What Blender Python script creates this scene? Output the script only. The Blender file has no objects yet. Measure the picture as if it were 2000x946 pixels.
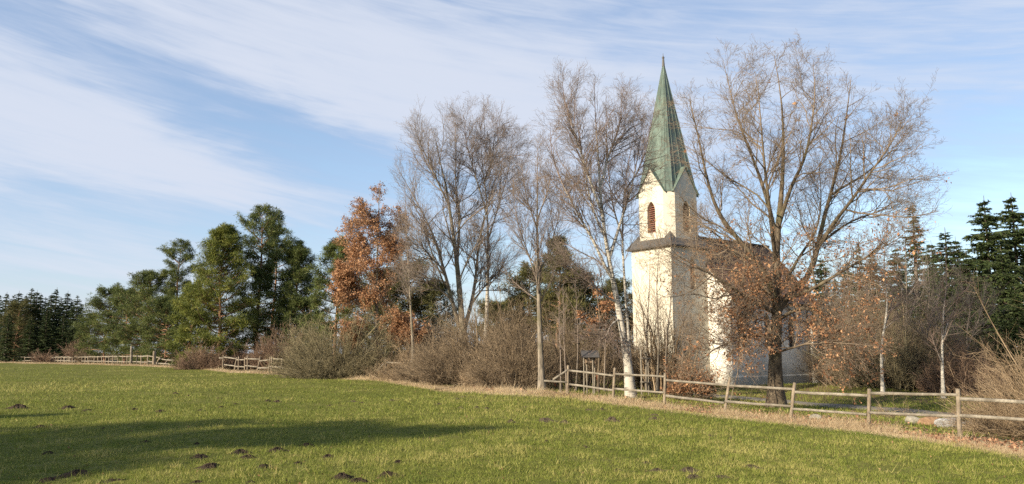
import bpy, bmesh, math, random
import numpy as np
from mathutils import Vector, Matrix
R_ = math.radians
SC = bpy.context.scene
COL = SC.collection
rng = np.random.default_rng(11)
random.seed(5)

# ------------------------------------------------------------------ camera
FPX, CX, CY, HOR, CZ = 1500.0, 1000.0, 473.0, 690.0, 1.7
TH = math.atan((HOR - CY) / FPX)
cd = bpy.data.cameras.new('camera'); cam = bpy.data.objects.new('camera', cd); COL.objects.link(cam)
cd.sensor_width = 36.0; cd.lens = FPX / 2000 * 36.0; cd.clip_start = 0.1; cd.clip_end = 4000
cam.location = (0, 0, CZ); cam.rotation_euler = (math.pi/2 + TH, 0, 0)
SC.camera = cam
SC.view_settings.view_transform = 'Standard'; SC.view_settings.look = 'None'
SC.view_settings.gamma = 1.0; SC.view_settings.use_curve_mapping = False
SC.view_settings.exposure = 0.85
SC.cycles.use_denoising = False
SC.cycles.max_bounces = 5; SC.cycles.diffuse_bounces = 3; SC.cycles.transparent_max_bounces = 4
SC.cycles.sample_clamp_indirect = 4.0
SC.render.filter_size = 1.35 if hasattr(SC.render, 'filter_size') else 1.5

# ------------------------------------------------------------------ sun and sky
SUN_AZ = math.atan2(-0.77, -0.64)      # direction TO the sun, measured from +Y towards +X
SUN_EL = R_(23)
to_sun = Vector((math.sin(SUN_AZ)*math.cos(SUN_EL), math.cos(SUN_AZ)*math.cos(SUN_EL), math.sin(SUN_EL)))
sd = bpy.data.lights.new('sun', 'SUN'); sd.energy = 5.0; sd.angle = R_(0.6); sd.color = (1.0, 0.865, 0.66)
so = bpy.data.objects.new('sun', sd); COL.objects.link(so)
so.rotation_euler = (-to_sun).to_track_quat('-Z', 'Y').to_euler(); so.location = (-40, -20, 40)

class NT:
    """small node-tree helper"""
    def __init__(s, tree): s.t = tree; s.n = tree.nodes; s.l = tree.links
    def node(s, kind, **kw):
        n = s.n.new(kind)
        for k, v in kw.items(): setattr(n, k, v)
        return n
    def put(s, sock, v):
        if hasattr(v, 'links'): s.l.new(v, sock)
        elif v is not None: sock.default_value = v
    def math(s, op, a, b=None, c=None, clamp=False):
        n = s.node('ShaderNodeMath', operation=op); n.use_clamp = clamp
        for i, v in enumerate((a, b, c)):
            if v is not None: s.put(n.inputs[i], v)
        return n.outputs[0]
    def mix(s, f, a, b, mode='MIX'):
        n = s.node('ShaderNodeMix', data_type='RGBA', blend_type=mode)
        s.put(n.inputs['Factor'], f)
        for key, v in (('A', a), ('B', b)):
            sk = [i for i in n.inputs if i.name == key and i.type == 'RGBA'][0]
            s.put(sk, v if hasattr(v, 'links') else (*v, 1.0) if len(v) == 3 else v)
        return [o for o in n.outputs if o.type == 'RGBA'][0]
    def noise(s, vec, scale, detail=4, rough=0.55, dist=0.0):
        n = s.node('ShaderNodeTexNoise'); n.inputs['Scale'].default_value = scale
        n.inputs['Detail'].default_value = detail; n.inputs['Roughness'].default_value = rough
        n.inputs['Distortion'].default_value = dist
        if vec is not None: s.l.new(vec, n.inputs['Vector'])
        return n.outputs[0]
    def ramp(s, v, lo, hi):
        n = s.node('ShaderNodeMapRange', interpolation_type='SMOOTHSTEP')
        s.put(n.inputs['Value'], v); n.inputs['From Min'].default_value = lo; n.inputs['From Max'].default_value = hi
        return n.outputs[0]
    def mapping(s, vec, scale=(1, 1, 1), rot=(0, 0, 0)):
        n = s.node('ShaderNodeMapping'); s.l.new(vec, n.inputs['Vector'])
        n.inputs['Scale'].default_value = scale; n.inputs['Rotation'].default_value = rot
        return n.outputs[0]

w = bpy.data.worlds.new('World'); SC.world = w; w.use_nodes = True
T = NT(w.node_tree); T.n.clear()
sky = T.node('ShaderNodeTexSky', sky_type='NISHITA'); sky.sun_disc = False
sky.sun_elevation = SUN_EL; sky.sun_rotation = SUN_AZ
sky.air_density = 1.0; sky.dust_density = 0.8; sky.ozone_density = 1.3
bg1 = T.node('ShaderNodeBackground'); T.l.new(sky.outputs[0], bg1.inputs[0]); bg1.inputs[1].default_value = 0.115
geo = T.node('ShaderNodeTexCoord').outputs['Generated']      # direction of the sky
sx = T.node('ShaderNodeSeparateXYZ'); T.l.new(geo, sx.inputs[0])
az = T.math('ARCTAN2', sx.outputs[0], sx.outputs[1]); el = T.math('ARCSINE', sx.outputs[2])
# wispy domain warp
cmb = T.node('ShaderNodeCombineXYZ'); T.l.new(az, cmb.inputs[0]); T.l.new(T.math('MULTIPLY', el, 2.2), cmb.inputs[1])
streak = T.mapping(cmb.outputs[0], (1, 1, 1), (0, 0, R_(20)))
streak2 = T.mapping(streak, (1.0, 3.2, 1))
nA = T.noise(streak2, 3.2, 6, 0.58, 0.5); nB = T.noise(streak2, 8.0, 6, 0.6, 0.3); nC = T.noise(cmb.outputs[0], 5.0, 5, 0.55, 0.4)
azw = T.math('ADD', az, T.math('MULTIPLY', T.math('SUBTRACT', nC, 0.5), 0.30))
elw = T.math('ADD', el, T.math('MULTIPLY', T.math('SUBTRACT', nA, 0.5), 0.10))
def blob(px, py, sxp, syp, rot, amp):
    a0 = math.atan((px-1000)/FPX); e0 = math.atan((HOR-py)/FPX*math.cos(a0)); sa = sxp*1.1/FPX; se = syp*1.3/FPX
    c, s = math.cos(R_(rot)), math.sin(R_(rot))
    da = T.math('SUBTRACT', azw, a0); de = T.math('SUBTRACT', elw, e0)
    u = T.math('SUBTRACT', T.math('MULTIPLY', da, c/sa), T.math('MULTIPLY', de, s/sa))
    v = T.math('ADD', T.math('MULTIPLY', da, s/se), T.math('MULTIPLY', de, c/se))
    q = T.math('ADD', T.math('MULTIPLY', u, u), T.math('MULTIPLY', v, v))
    return T.math('MULTIPLY', T.math('POWER', 2.718, T.math('MULTIPLY', q, -0.5)), amp)
BL = [(110,225,260,85,14,.46),(40,340,330,70,8,.14),(560,95,400,75,16,.42),(950,200,280,95,12,.42),(1400,130,430,130,0,.20),
      (620,372,280,24,8,.32),(250,290,240,60,12,.16),(200,505,440,32,4,.18),(1900,110,260,100,0,.10),(0,660,3000,75,0,.36),
      (300,165,280,50,20,-.26),(560,265,190,52,14,-.34),(760,330,150,55,0,-.36),(330,430,300,26,8,-.36),(150,555,300,16,2,-.24),(20,470,200,18,4,-.2),
      (1850,360,260,110,0,-.22),(950,560,320,90,0,-.26),(1650,520,260,70,0,-.26),(60,20,200,30,18,-.10),(1250,10,320,40,10,-.10)]
tot = T.math('ADD', T.math('MULTIPLY', T.math('SUBTRACT', nA, 0.5), 0.60), T.math('MULTIPLY', T.math('SUBTRACT', nB, 0.5), 0.55))
nD = T.noise(T.mapping(streak, (1.6, 11, 1)), 2.6, 6, 0.62, 0.8)
tot = T.math('ADD', tot, T.math('MULTIPLY', T.math('SUBTRACT', nD, 0.5), 0.75))
for b in BL: tot = T.math('ADD', tot, blob(*b))
clear = T.math('MAXIMUM', T.math('MAXIMUM', T.ramp(az, -0.85, -1.5), T.ramp(az, 1.6, 2.4)), T.ramp(el, 0.55, 0.95))  # unseen sky cleared of cloud to lower the ambient light
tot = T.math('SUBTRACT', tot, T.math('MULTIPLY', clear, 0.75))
qa = T.math('DIVIDE', T.math('SUBTRACT', az, 1.95), 0.65); qe = T.math('DIVIDE', T.math('SUBTRACT', el, 0.45), 0.45)      # unseen bright cloud bank added behind the viewer's right to lighten shaded walls
tot = T.math('ADD', tot, T.math('MULTIPLY', T.math('POWER', 2.718, T.math('MULTIPLY', T.math('ADD', T.math('MULTIPLY', qa, qa), T.math('MULTIPLY', qe, qe)), -1.0)), 1.0))
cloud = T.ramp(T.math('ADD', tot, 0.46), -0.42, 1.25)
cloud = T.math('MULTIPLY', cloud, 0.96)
bg2 = T.node('ShaderNodeBackground')
thick = T.ramp(cloud, 0.30, 0.95)
T.l.new(T.mix(thick, (0.225, 0.290, 0.425), (0.388, 0.420, 0.492)), bg2.inputs[0]); bg2.inputs[1].default_value = 1.0
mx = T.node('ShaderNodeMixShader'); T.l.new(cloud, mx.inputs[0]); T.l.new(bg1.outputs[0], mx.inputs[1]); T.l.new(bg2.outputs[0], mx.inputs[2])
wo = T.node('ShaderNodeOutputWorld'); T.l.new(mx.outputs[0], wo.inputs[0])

# ------------------------------------------------------------------ picture -> place
def P(px, py, Y):
    u = (px - CX) / FPX; v = (CY - py) / FPX
    t = Y / (math.cos(TH) - v*math.sin(TH))
    return np.array((u*t, Y, CZ + t*(math.sin(TH) + v*math.cos(TH))))
def sstep(a, b, x):
    t = np.clip((np.asarray(x, float) - a) / (b - a), 0, 1); return t*t*(3 - 2*t)
def terrain(X, Y):
    X = np.asarray(X, float); Y = np.asarray(Y, float)
    z = -0.043*np.clip(X, 0, 14)*(1 - 0.55*sstep(32, 50, Y))
    z = z + 0.03*np.sin(X*0.31 + 1.3)*np.sin(Y*0.23) + 0.02*np.sin(X*0.83 + Y*0.41)
    z = z + 0.30*np.exp(-(((X-19.5)/3.0)**2 + ((Y-45)/3)**2))
    return z
def tz(X, Y): return float(terrain(X, Y))
def G(px, py):
    """ground point seen at a pixel"""
    u = (px - CX) / FPX; v = (CY - py) / FPX
    d = np.array((u, math.cos(TH) - v*math.sin(TH), math.sin(TH) + v*math.cos(TH)))
    zz = 0.0
    for _ in range(25):
        t = (zz - CZ) / min(d[2], -1e-4); zz = 0.5*zz + 0.5*tz(u*t, d[1]*t)
    t = (zz - CZ) / min(d[2], -1e-4)
    return np.array((u*t, d[1]*t, tz(u*t, d[1]*t)))
def xat(px, Y): return float(P(px, 700, Y)[0])

# ------------------------------------------------------------------ objects
def link(o, parent=None):
    COL.objects.link(o)
    if parent is not None: o.parent = parent
    return o
def tag(o, label=None, cat=None, group=None, kind=None):
    if label: o['label'] = label
    if cat: o['category'] = cat
    if group: o['group'] = group
    if kind: o['kind'] = kind
    return o
def thing(name, loc, label, cat, group=None, rz=0.0):
    o = bpy.data.objects.new(name, None); o.location = tuple(loc); o.rotation_euler = (0, 0, rz); o.empty_display_size = 0.2
    link(o); return tag(o, label, cat, group)
def mesh_np(name, V, F, mat, parent=None, smooth=False, attrs=None, loc=None):
    """V (N,3); F list of int arrays (M,3) or (M,4)"""
    me = bpy.data.meshes.new(name); V = np.asarray(V, np.float32)
    if not isinstance(F, list): F = [F]
    F = [np.asarray(f, np.int32) for f in F if len(f)]
    me.vertices.add(len(V)); me.vertices.foreach_set('co', V.ravel())
    nl = sum(f.size for f in F); npol = sum(len(f) for f in F)
    me.loops.add(nl); me.polygons.add(npol)
    me.loops.foreach_set('vertex_index', np.concatenate([f.ravel() for f in F]))
    tot = np.concatenate([np.full(len(f), f.shape[1], np.int32) for f in F])
    me.polygons.foreach_set('loop_start', np.concatenate(([0], np.cumsum(tot)[:-1])).astype(np.int32))
    me.polygons.foreach_set('loop_total', tot)
    if smooth: me.polygons.foreach_set('use_smooth', np.ones(npol, bool))
    for k, v in (attrs or {}).items():
        at = me.attributes.new(k, 'FLOAT', 'POINT'); at.data.foreach_set('value', np.asarray(v, np.float32))
    me.update(calc_edges=True)
    me.materials.append(mat)
    o = bpy.data.objects.new(name, me); link(o, parent)
    if loc is not None: o.location = tuple(loc)
    return o
def bm_obj(name, bm, mat, parent=None, smooth=False, loc=None):
    me = bpy.data.meshes.new(name); bmesh.ops.recalc_face_normals(bm, faces=bm.faces[:]); bm.to_mesh(me); bm.free()
    if smooth:
        for p in me.polygons: p.use_smooth = True
    me.materials.append(mat); o = bpy.data.objects.new(name, me); link(o, parent)
    if loc is not None: o.location = tuple(loc)
    return o
def copy_tree(o, parent=None):
    c = o.copy(); COL.objects.link(c)
    if parent is not None: c.parent = parent
    for ch in list(o.children): copy_tree(ch, c)
    return c

# ------------------------------------------------------------------ materials
def mat(name, rough=0.85, spec=0.2):
    m = bpy.data.materials.new(name); m.use_nodes = True; t = NT(m.node_tree)
    b = t.n['Principled BSDF']; b.inputs['Roughness'].default_value = rough
    b.inputs['Specular IOR Level'].default_value = spec
    return m, t, b
def attr(t, name):
    n = t.node('ShaderNodeAttribute', attribute_name=name); return n.outputs['Fac']
def objco(t): return t.node('ShaderNodeTexCoord').outputs['Object']
def bump(t, b, h, strength=0.4, dist=0.02):
    n = t.node('ShaderNodeBump'); n.inputs['Strength'].default_value = strength; n.inputs['Distance'].default_value = dist
    t.l.new(h, n.inputs['Height']); t.l.new(n.outputs[0], b.inputs['Normal'])

def foliage_mat(name, c0, c1, c2, rough=0.6, trans=0.2):
    """per-blade 'col' attribute picks between three leaf colours"""
    m, t, b = mat(name, rough, 0.25); a = attr(t, 'col')
    c = t.mix(t.ramp(a, 0.0, 0.55), c0, c1); c = t.mix(t.ramp(a, 0.55, 1.0), c, c2)
    t.l.new(c, b.inputs['Base Color'])
    if trans:
        tr = t.node('ShaderNodeBsdfTranslucent'); t.l.new(c, tr.inputs[0])
        ms = t.node('ShaderNodeMixShader'); ms.inputs[0].default_value = trans
        out = [n for n in t.n if n.type == 'OUTPUT_MATERIAL'][0]
        t.l.new(b.outputs[0], ms.inputs[1]); t.l.new(tr.outputs[0], ms.inputs[2]); t.l.new(ms.outputs[0], out.inputs[0])
    return m
def bark_mat(name, dark, light, twig, birch=False):
    """'rad' attribute (branch radius, m): thin shoots have their own colour"""
    m, t, b = mat(name, 0.9, 0.15); co = objco(t)
    n1 = t.noise(t.mapping(co, (9, 9, 2.2)), 1.0, 5, 0.65)
    if birch:
        n2 = t.noise(t.mapping(co, (2.2, 2.2, 16)), 1.0, 4, 0.6)
        n3 = t.noise(co, 0.9, 3)
        k = t.ramp(t.math('ADD', n2, t.math('MULTIPLY', t.math('SUBTRACT', n3, 0.5), 0.5)), 0.52, 0.60)
        c = t.mix(k, light, dark); c = t.mix(t.math('MULTIPLY', n1, 0.45), c, (0.40, 0.36, 0.30))
    else:
        n2 = t.noise(co, 1.1, 3)
        c = t.mix(t.ramp(n1, 0.32, 0.66), dark, light); c = t.mix(t.ramp(n2, 0.5, 0.75), c, (0.13, 0.12, 0.065))
    c = t.mix(t.ramp(attr(t, 'rad'), 0.012, 0.05), twig, c)
    t.l.new(c, b.inputs['Base Color']); bump(t, b, n1, 0.9, 0.03)
    return m
def wood_mat(name, c0, c1, c2=(0.13, 0.11, 0.085)):
    m, t, b = mat(name, 0.85, 0.15); co = objco(t)
    n1 = t.noise(t.mapping(co, (3, 3, 3)), 1.0, 4, 0.6); n2 = t.noise(co, 28, 3, 0.6)
    inf = t.node('ShaderNodeObjectInfo').outputs['Random']
    c = t.mix(t.ramp(n1, 0.3, 0.7), c0, c1); c = t.mix(t.math('MULTIPLY', t.ramp(n2, 0.46, 0.68), 0.75), c, c2)
    c = t.mix(t.math('MULTIPLY', inf, 0.30), c, c2)
    t.l.new(c, b.inputs['Base Color']); bump(t, b, n2, 0.5, 0.02)
    return m

M = {}
M['spruce'] = foliage_mat('spruce_needles', (0.024, 0.038, 0.016), (0.050, 0.072, 0.024), (0.100, 0.120, 0.036))
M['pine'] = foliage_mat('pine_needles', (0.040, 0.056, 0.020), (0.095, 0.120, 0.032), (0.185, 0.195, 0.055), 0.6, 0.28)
M['pine_bright'] = foliage_mat('pine_needles_sunlit_tint', (0.058, 0.076, 0.018), (0.140, 0.160, 0.032), (0.260, 0.255, 0.058), 0.6, 0.28)  # lighter copy of the pine needles, sunshine put into the colour
M['pine_olive'] = foliage_mat('pine_needles_olive', (0.046, 0.048, 0.020), (0.105, 0.102, 0.034), (0.175, 0.158, 0.058), 0.6, 0.28)
M['russet'] = foliage_mat('russet_leaves', (0.18, 0.086, 0.042), (0.39, 0.205, 0.105), (0.54, 0.33, 0.185), 0.7, 0.3)
M['oakleaf'] = foliage_mat('dry_oak_leaves', (0.12, 0.055, 0.028), (0.29, 0.140, 0.068), (0.50, 0.29, 0.155), 0.7, 0.25)
M['litter'] = foliage_mat('fallen_leaves', (0.10, 0.05, 0.03), (0.22, 0.105, 0.062), (0.40, 0.235, 0.14), 0.8, 0.1)
M['grass'] = foliage_mat('meadow_grass', (0.085, 0.122, 0.016), (0.180, 0.205, 0.036), (0.385, 0.335, 0.120), 0.65, 0.25)
M['straw'] = foliage_mat('dry_grass', (0.22, 0.145, 0.080), (0.43, 0.325, 0.195), (0.60, 0.485, 0.32), 0.75, 0.25)
M['bark_oak'] = bark_mat('oak_bark', (0.055, 0.042, 0.030), (0.145, 0.115, 0.080), (0.205, 0.158, 0.115))
M['bark_grey'] = bark_mat('grey_bark', (0.085, 0.072, 0.058), (0.25, 0.215, 0.168), (0.20, 0.158, 0.13))
M['bark_ash'] = bark_mat('ash_bark', (0.080, 0.068, 0.054), (0.245, 0.205, 0.155), (0.20, 0.162, 0.135))
M['bark_birch'] = bark_mat('birch_bark', (0.045, 0.040, 0.035), (0.43, 0.40, 0.345), (0.17, 0.12, 0.10), True)
M['bark_pine'] = bark_mat('pine_bark', (0.15, 0.09, 0.06), (0.36, 0.20, 0.125), (0.17, 0.12, 0.085))
M['bark_spruce'] = bark_mat('spruce_bark', (0.075, 0.06, 0.05), (0.17, 0.14, 0.115), (0.10, 0.08, 0.06))
def twig_mat(name, c0, c1):
    m, t, b = mat(name, 0.85, 0.15); a = attr(t, 'col')
    t.l.new(t.mix(a, c0, c1), b.inputs['Base Color']); return m
M['tw_brown'] = twig_mat('brown_twigs', (0.095, 0.070, 0.046), (0.295, 0.225, 0.150))
M['tw_red'] = twig_mat('reddish_twigs', (0.095, 0.060, 0.042), (0.275, 0.190, 0.132))
M['tw_olive'] = twig_mat('olive_twigs', (0.095, 0.080, 0.046), (0.285, 0.245, 0.150))
M['tw_tan'] = twig_mat('tan_twigs', (0.16, 0.11, 0.065), (0.42, 0.32, 0.21))
M['tw_grey'] = twig_mat('grey_twigs', (0.12, 0.098, 0.080), (0.31, 0.265, 0.215))
M['fence'] = wood_mat('weathered_rail_wood', (0.135, 0.118, 0.092), (0.30, 0.268, 0.215))
M['post'] = wood_mat('weathered_post_wood', (0.15, 0.115, 0.08), (0.29, 0.235, 0.17))
M['oldwood'] = wood_mat('dull_brown_wood', (0.16, 0.11, 0.075), (0.32, 0.235, 0.16))
M['rust'] = wood_mat('rust_red_paint', (0.26, 0.065, 0.03), (0.36, 0.12, 0.055), (0.16, 0.05, 0.03))

# plaster
def plaster(name, base, stain):
    m, t, b = mat(name, 0.9, 0.15); co = objco(t)
    n1 = t.noise(co, 0.7, 5, 0.65); n2 = t.noise(t.mapping(co, (5, 5, 0.6)), 1.0, 4, 0.6); n3 = t.noise(co, 24, 3)
    c = t.mix(t.math('MULTIPLY', t.ramp(n1, 0.42, 0.75), 0.35), base, stain)
    c = t.mix(t.math('MULTIPLY', t.ramp(n2, 0.52, 0.78), 0.30), c, stain)
    sz = t.node('ShaderNodeSeparateXYZ'); t.l.new(co, sz.inputs[0])
    n5 = t.noise(t.mapping(co, (1.6, 1.6, 0.35)), 1.0, 5, 0.7)
    c = t.mix(t.math('MULTIPLY', t.ramp(t.math('ADD', sz.outputs[2], t.math('MULTIPLY', n5, -1.8)), 0.5, -0.7), 0.55), c, (0.22, 0.20, 0.15))
    c = t.mix(t.math('MULTIPLY', t.ramp(n5, 0.56, 0.72), 0.45), c, stain)
    t.l.new(c, b.inputs['Base Color']); bump(t, b, n3, 0.25, 0.01); return m
M['plaster'] = plaster('cream_plaster', (0.54, 0.510, 0.425), (0.34, 0.305, 0.24))
M['plaster_w'] = plaster('white_plaster', (0.68, 0.65, 0.585), (0.46, 0.42, 0.34))
m, t, b = mat('dark_glass', 0.15, 0.6); b.inputs['Base Color'].default_value = (0.03, 0.032, 0.035, 1); M['glass'] = m
m, t, b = mat('red_louvre_wood', 0.7, 0.2)
t.l.new(t.mix(t.noise(objco(t), 14, 3), (0.16, 0.065, 0.048), (0.29, 0.135, 0.10)), b.inputs['Base Color']); M['louvre'] = m
m, t, b = mat('reveal_plaster', 0.9, 0.1)
t.l.new(t.mix(t.noise(objco(t), 6, 4), (0.48, 0.36, 0.23), (0.62, 0.50, 0.34)), b.inputs['Base Color']); M['reveal'] = m
# copper patina
m, t, b = mat('copper_patina', 0.6, 0.35); co = objco(t)
n1 = t.noise(t.mapping(co, (2.2, 2.2, 0.45)), 1.0, 6, 0.68); n2 = t.noise(t.mapping(co, (9, 9, 0.8)), 1.0, 4, 0.6); n4 = t.noise(co, 1.4, 3)
c = t.mix(t.ramp(n1, 0.36, 0.66), (0.062, 0.092, 0.078), (0.135, 0.182, 0.152))
c = t.mix(t.math('MULTIPLY', t.ramp(n2, 0.52, 0.72), 0.60), c, (0.050, 0.058, 0.044)); c = t.mix(t.math('MULTIPLY', t.ramp(n4, 0.54, 0.7), 0.35), c, (0.105, 0.105, 0.065))
sp = t.node('ShaderNodeSeparateXYZ'); t.l.new(co, sp.inputs[0])
seam = t.math('PINGPONG', t.math('ADD', sp.outputs[2], t.math('MULTIPLY', n4, 0.25)), 0.55)
line = t.ramp(seam, 0.03, 0.0)
c = t.mix(t.math('MULTIPLY', line, 0.55), c, (0.045, 0.055, 0.046)); t.l.new(c, b.inputs['Base Color']); bump(t, b, n2, 0.3, 0.02); M['copper'] = m
m, t, b = mat('dark_sheet_metal', 0.6, 0.4); t.l.new(t.mix(t.noise(objco(t), 3, 5), (0.045, 0.044, 0.044), (0.105, 0.098, 0.090)), b.inputs['Base Color']); M['metal'] = m
m, t, b = mat('downpipe_metal', 0.5, 0.5); b.inputs['Base Color'].default_value = (0.11, 0.075, 0.055, 1); M['pipe'] = m
# roof tiles (uv in metres)
m, t, b = mat('roof_tiles', 0.85, 0.2); uv = t.node('ShaderNodeTexCoord').outputs['UV']
br = t.node('ShaderNodeTexBrick'); t.l.new(uv, br.inputs['Vector'])
br.inputs['Color1'].default_value = (0.125, 0.066, 0.048, 1); br.inputs['Color2'].default_value = (0.215, 0.125, 0.092, 1); br.inputs['Mortar'].default_value = (0.03, 0.022, 0.018, 1)
br.inputs['Scale'].default_value = 1.0; br.inputs['Brick Width'].default_value = 0.20; br.inputs['Row Height'].default_value = 0.24; br.inputs['Mortar Size'].default_value = 0.022
n1 = t.noise(objco(t), 1.2, 5, 0.6)
t.l.new(t.mix(t.math('MULTIPLY', t.ramp(n1, 0.4, 0.7), 0.6), br.outputs[0], (0.085, 0.072, 0.052)), b.inputs['Base Color']); bump(t, b, br.outputs[1], -0.8, 0.03); M['tiles'] = m
# soil / stones / gravel
m, t, b = mat('molehill_soil', 0.95, 0.05); co = objco(t); n1 = t.noise(co, 14, 6, 0.7)
t.l.new(t.mix(n1, (0.042, 0.031, 0.023), (0.130, 0.097, 0.070)), b.inputs['Base Color']); bump(t, b, n1, 1.0, 0.06); M['soil'] = m
m, t, b = mat('dry_molehill_soil', 0.95, 0.05); co = objco(t); n1 = t.noise(co, 14, 6, 0.7)
t.l.new(t.mix(n1, (0.075, 0.058, 0.040), (0.180, 0.142, 0.100)), b.inputs['Base Color']); bump(t, b, n1, 1.0, 0.06); M['soil_dry'] = m
def stone(name, a, c_):
    m, t, b = mat(name, 0.85, 0.25); co = objco(t); n1 = t.noise(co, 5, 6, 0.7); n2 = t.noise(co, 22, 3)
    c = t.mix(t.ramp(n1, 0.3, 0.7), a, c_); c = t.mix(t.math('MULTIPLY', t.ramp(n2, 0.55, 0.7), 0.4), c, (0.12, 0.12, 0.07))
    t.l.new(c, b.inputs['Base Color']); bump(t, b, n1, 0.8, 0.06); return m
M['stone_grey'] = stone('grey_stone', (0.20, 0.20, 0.20), (0.42, 0.42, 0.42)); M['stone_brown'] = stone('brown_stone', (0.17, 0.10, 0.055), (0.34, 0.215, 0.125))
M['stone_pale'] = stone('pale_stone', (0.19, 0.175, 0.135), (0.35, 0.32, 0.265)); M['stone_dark'] = stone('dark_stone', (0.10, 0.11, 0.13), (0.22, 0.23, 0.25))
m, t, b = mat('path_gravel', 0.95, 0.1); co = objco(t); n1 = t.noise(co, 18, 4, 0.7); n2 = t.noise(co, 0.8, 4)
c = t.mix(n1, (0.14, 0.122, 0.095), (0.29, 0.262, 0.215)); c = t.mix(t.math('MULTIPLY', t.ramp(n2, 0.5, 0.7), 0.6), c, (0.20, 0.16, 0.10)); t.l.new(c, b.inputs['Base Color']); bump(t, b, n1, 0.6, 0.02); M['gravel'] = m

# ------------------------------------------------------------------ ground
EDGE_PX = [(-900,708.5),(-300,708.5),(0,709),(200,712.5),(360,719),(450,728),(560,733),(640,739),(740,744),(800,753),(860,764),(1000,770),(1110,777),(1200,789),
           (1300,801),(1400,813),(1550,829),(1700,843),(1850,868),(2000,892),(2400,935),(3200,960)]
EP = np.array([G(*e) for e in EDGE_PX]); E_B = EP[:, 0]/EP[:, 1]; E_Y = EP[:, 1]
def edge_d(X, Y):
    """metres behind (+) or in front (-) of the meadow's edge, along the line of the edge's bearing"""
    bq = np.asarray(X, float)/np.maximum(np.asarray(Y, float), 0.5)
    ye = np.interp(bq, E_B, E_Y)
    d = np.asarray(Y, float) - ye
    return np.where(np.asarray(Y) < 0.6, -20.0, d)
ys = np.concatenate((-np.geomspace(60, 1.0, 30), np.linspace(0, 8, 20), np.geomspace(8.1, 70, 330), np.geomspace(71, 2600, 110)))
bs = np.concatenate((np.linspace(-6, -0.95, 45), np.linspace(-0.93, 0.93, 300), np.linspace(0.95, 6, 45)))
gy, gb = np.meshgrid(ys, bs, indexing='ij')
gx = gb*(np.abs(gy) + 6.0); 
gz = terrain(gx, gy) + rng.normal(0, 0.012, gx.shape)*(np.abs(gy) < 90)
V = np.stack((gx, gy, gz), -1).reshape(-1, 3)
ny, nb = gx.shape; ii = np.arange(ny*nb).reshape(ny, nb)
F = np.stack((ii[:-1, :-1], ii[:-1, 1:], ii[1:, 1:], ii[1:, :-1]), -1).reshape(-1, 4)
dd = edge_d(gx, gy)
wd = 0.5 + 0.006*np.abs(gy)
dry = sstep(-1, 1, (dd + 0.5*np.sin(gx*2.1)*np.sin(gy*1.7))/(wd*1.6))
wood = sstep(0, 1, (dd - 1.6 - 0.02*np.abs(gy))/(1.4 + 0.03*np.abs(gy)))
m, t, b = mat('meadow_ground', 0.95, 0.05); co = objco(t)
n1 = t.noise(co, 0.22, 5, 0.6); n2 = t.noise(co, 2.6, 5, 0.65); n3 = t.noise(co, 20, 4, 0.7)
gcol = t.mix(t.ramp(n3, 0.3, 0.7), (0.070, 0.080, 0.016), (0.155, 0.155, 0.036))
gcol = t.mix(t.math('MULTIPLY', t.ramp(t.math('ADD', n2, t.math('MULTIPLY', t.math('SUBTRACT', n1, 0.5), 1.2)), 0.42, 0.75), 0.55), gcol, (0.200, 0.178, 0.062))
scol = t.mix(n3, (0.26, 0.19, 0.105), (0.50, 0.40, 0.245))
scol = t.mix(t.ramp(n2, 0.45, 0.7), scol, (0.24, 0.15, 0.085))
wcol = t.mix(n2, (0.115, 0.078, 0.045), (0.23, 0.165, 0.085)); wcol = t.mix(t.ramp(n1, 0.45, 0.62), wcol, (0.105, 0.105, 0.038))
c = t.mix(attr(t, 'dry'), gcol, scol); c = t.mix(attr(t, 'wood'), c, wcol)
t.l.new(c, b.inputs['Base Color']); bump(t, b, n3, 0.6, 0.03)
tag(mesh_np('ground', V, F, m, smooth=True, attrs={'dry': dry.ravel(), 'wood': wood.ravel()}), kind='structure')

# ------------------------------------------------------------------ plant geometry
def norm(a): return a/np.maximum(np.linalg.norm(a, axis=-1, keepdims=True), 1e-9)
def tubes(sets):
    """sets: [(pts (B,n,3), rad (B,n), sides)] -> V, F, per-vertex radius, per-vertex random"""
    Vs, Fs, Rs, Cs, off = [], [], [], [], 0
    for pts, rad, s in sets:
        B, n, _ = pts.shape
        if B == 0: continue
        tg = np.gradient(pts, axis=1); tg = norm(tg)
        mean = norm(pts[:, -1] - pts[:, 0])
        ref = np.where(np.abs(mean[:, 2:3]) > 0.7, np.array([[1., 0.13, 0]]), np.array([[0.1, 0, 1.]]))
        u = norm(np.cross(tg, ref[:, None, :])); v = np.cross(tg, u)
        a = np.arange(s)/s*2*np.pi
        ring = u[:, :, None, :]*np.cos(a)[None, None, :, None] + v[:, :, None, :]*np.sin(a)[None, None, :, None]
        Q = pts[:, :, None, :] + ring*rad[:, :, None, None]
        idx = off + np.arange(B*n*s).reshape(B, n, s); nx = np.roll(idx, -1, axis=2)
        Fs.append(np.stack((idx[:, :-1], nx[:, :-1], nx[:, 1:], idx[:, 1:]), -1).reshape(-1, 4))
        Vs.append(Q.reshape(-1, 3)); Rs.append(np.repeat(rad.ravel(), s)); Cs.append(np.repeat(rng.random(B)**1.3, n*s)); off += B*n*s
    return np.concatenate(Vs), np.concatenate(Fs), np.concatenate(Rs), np.concatenate(Cs)
def tube_obj(name, sets, mt, parent, origin):
    V, F, Rr, Cc = tubes(sets)
    return mesh_np(name, V - origin, F, mt, parent, True, {'rad': Rr, 'col': Cc})
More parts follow.
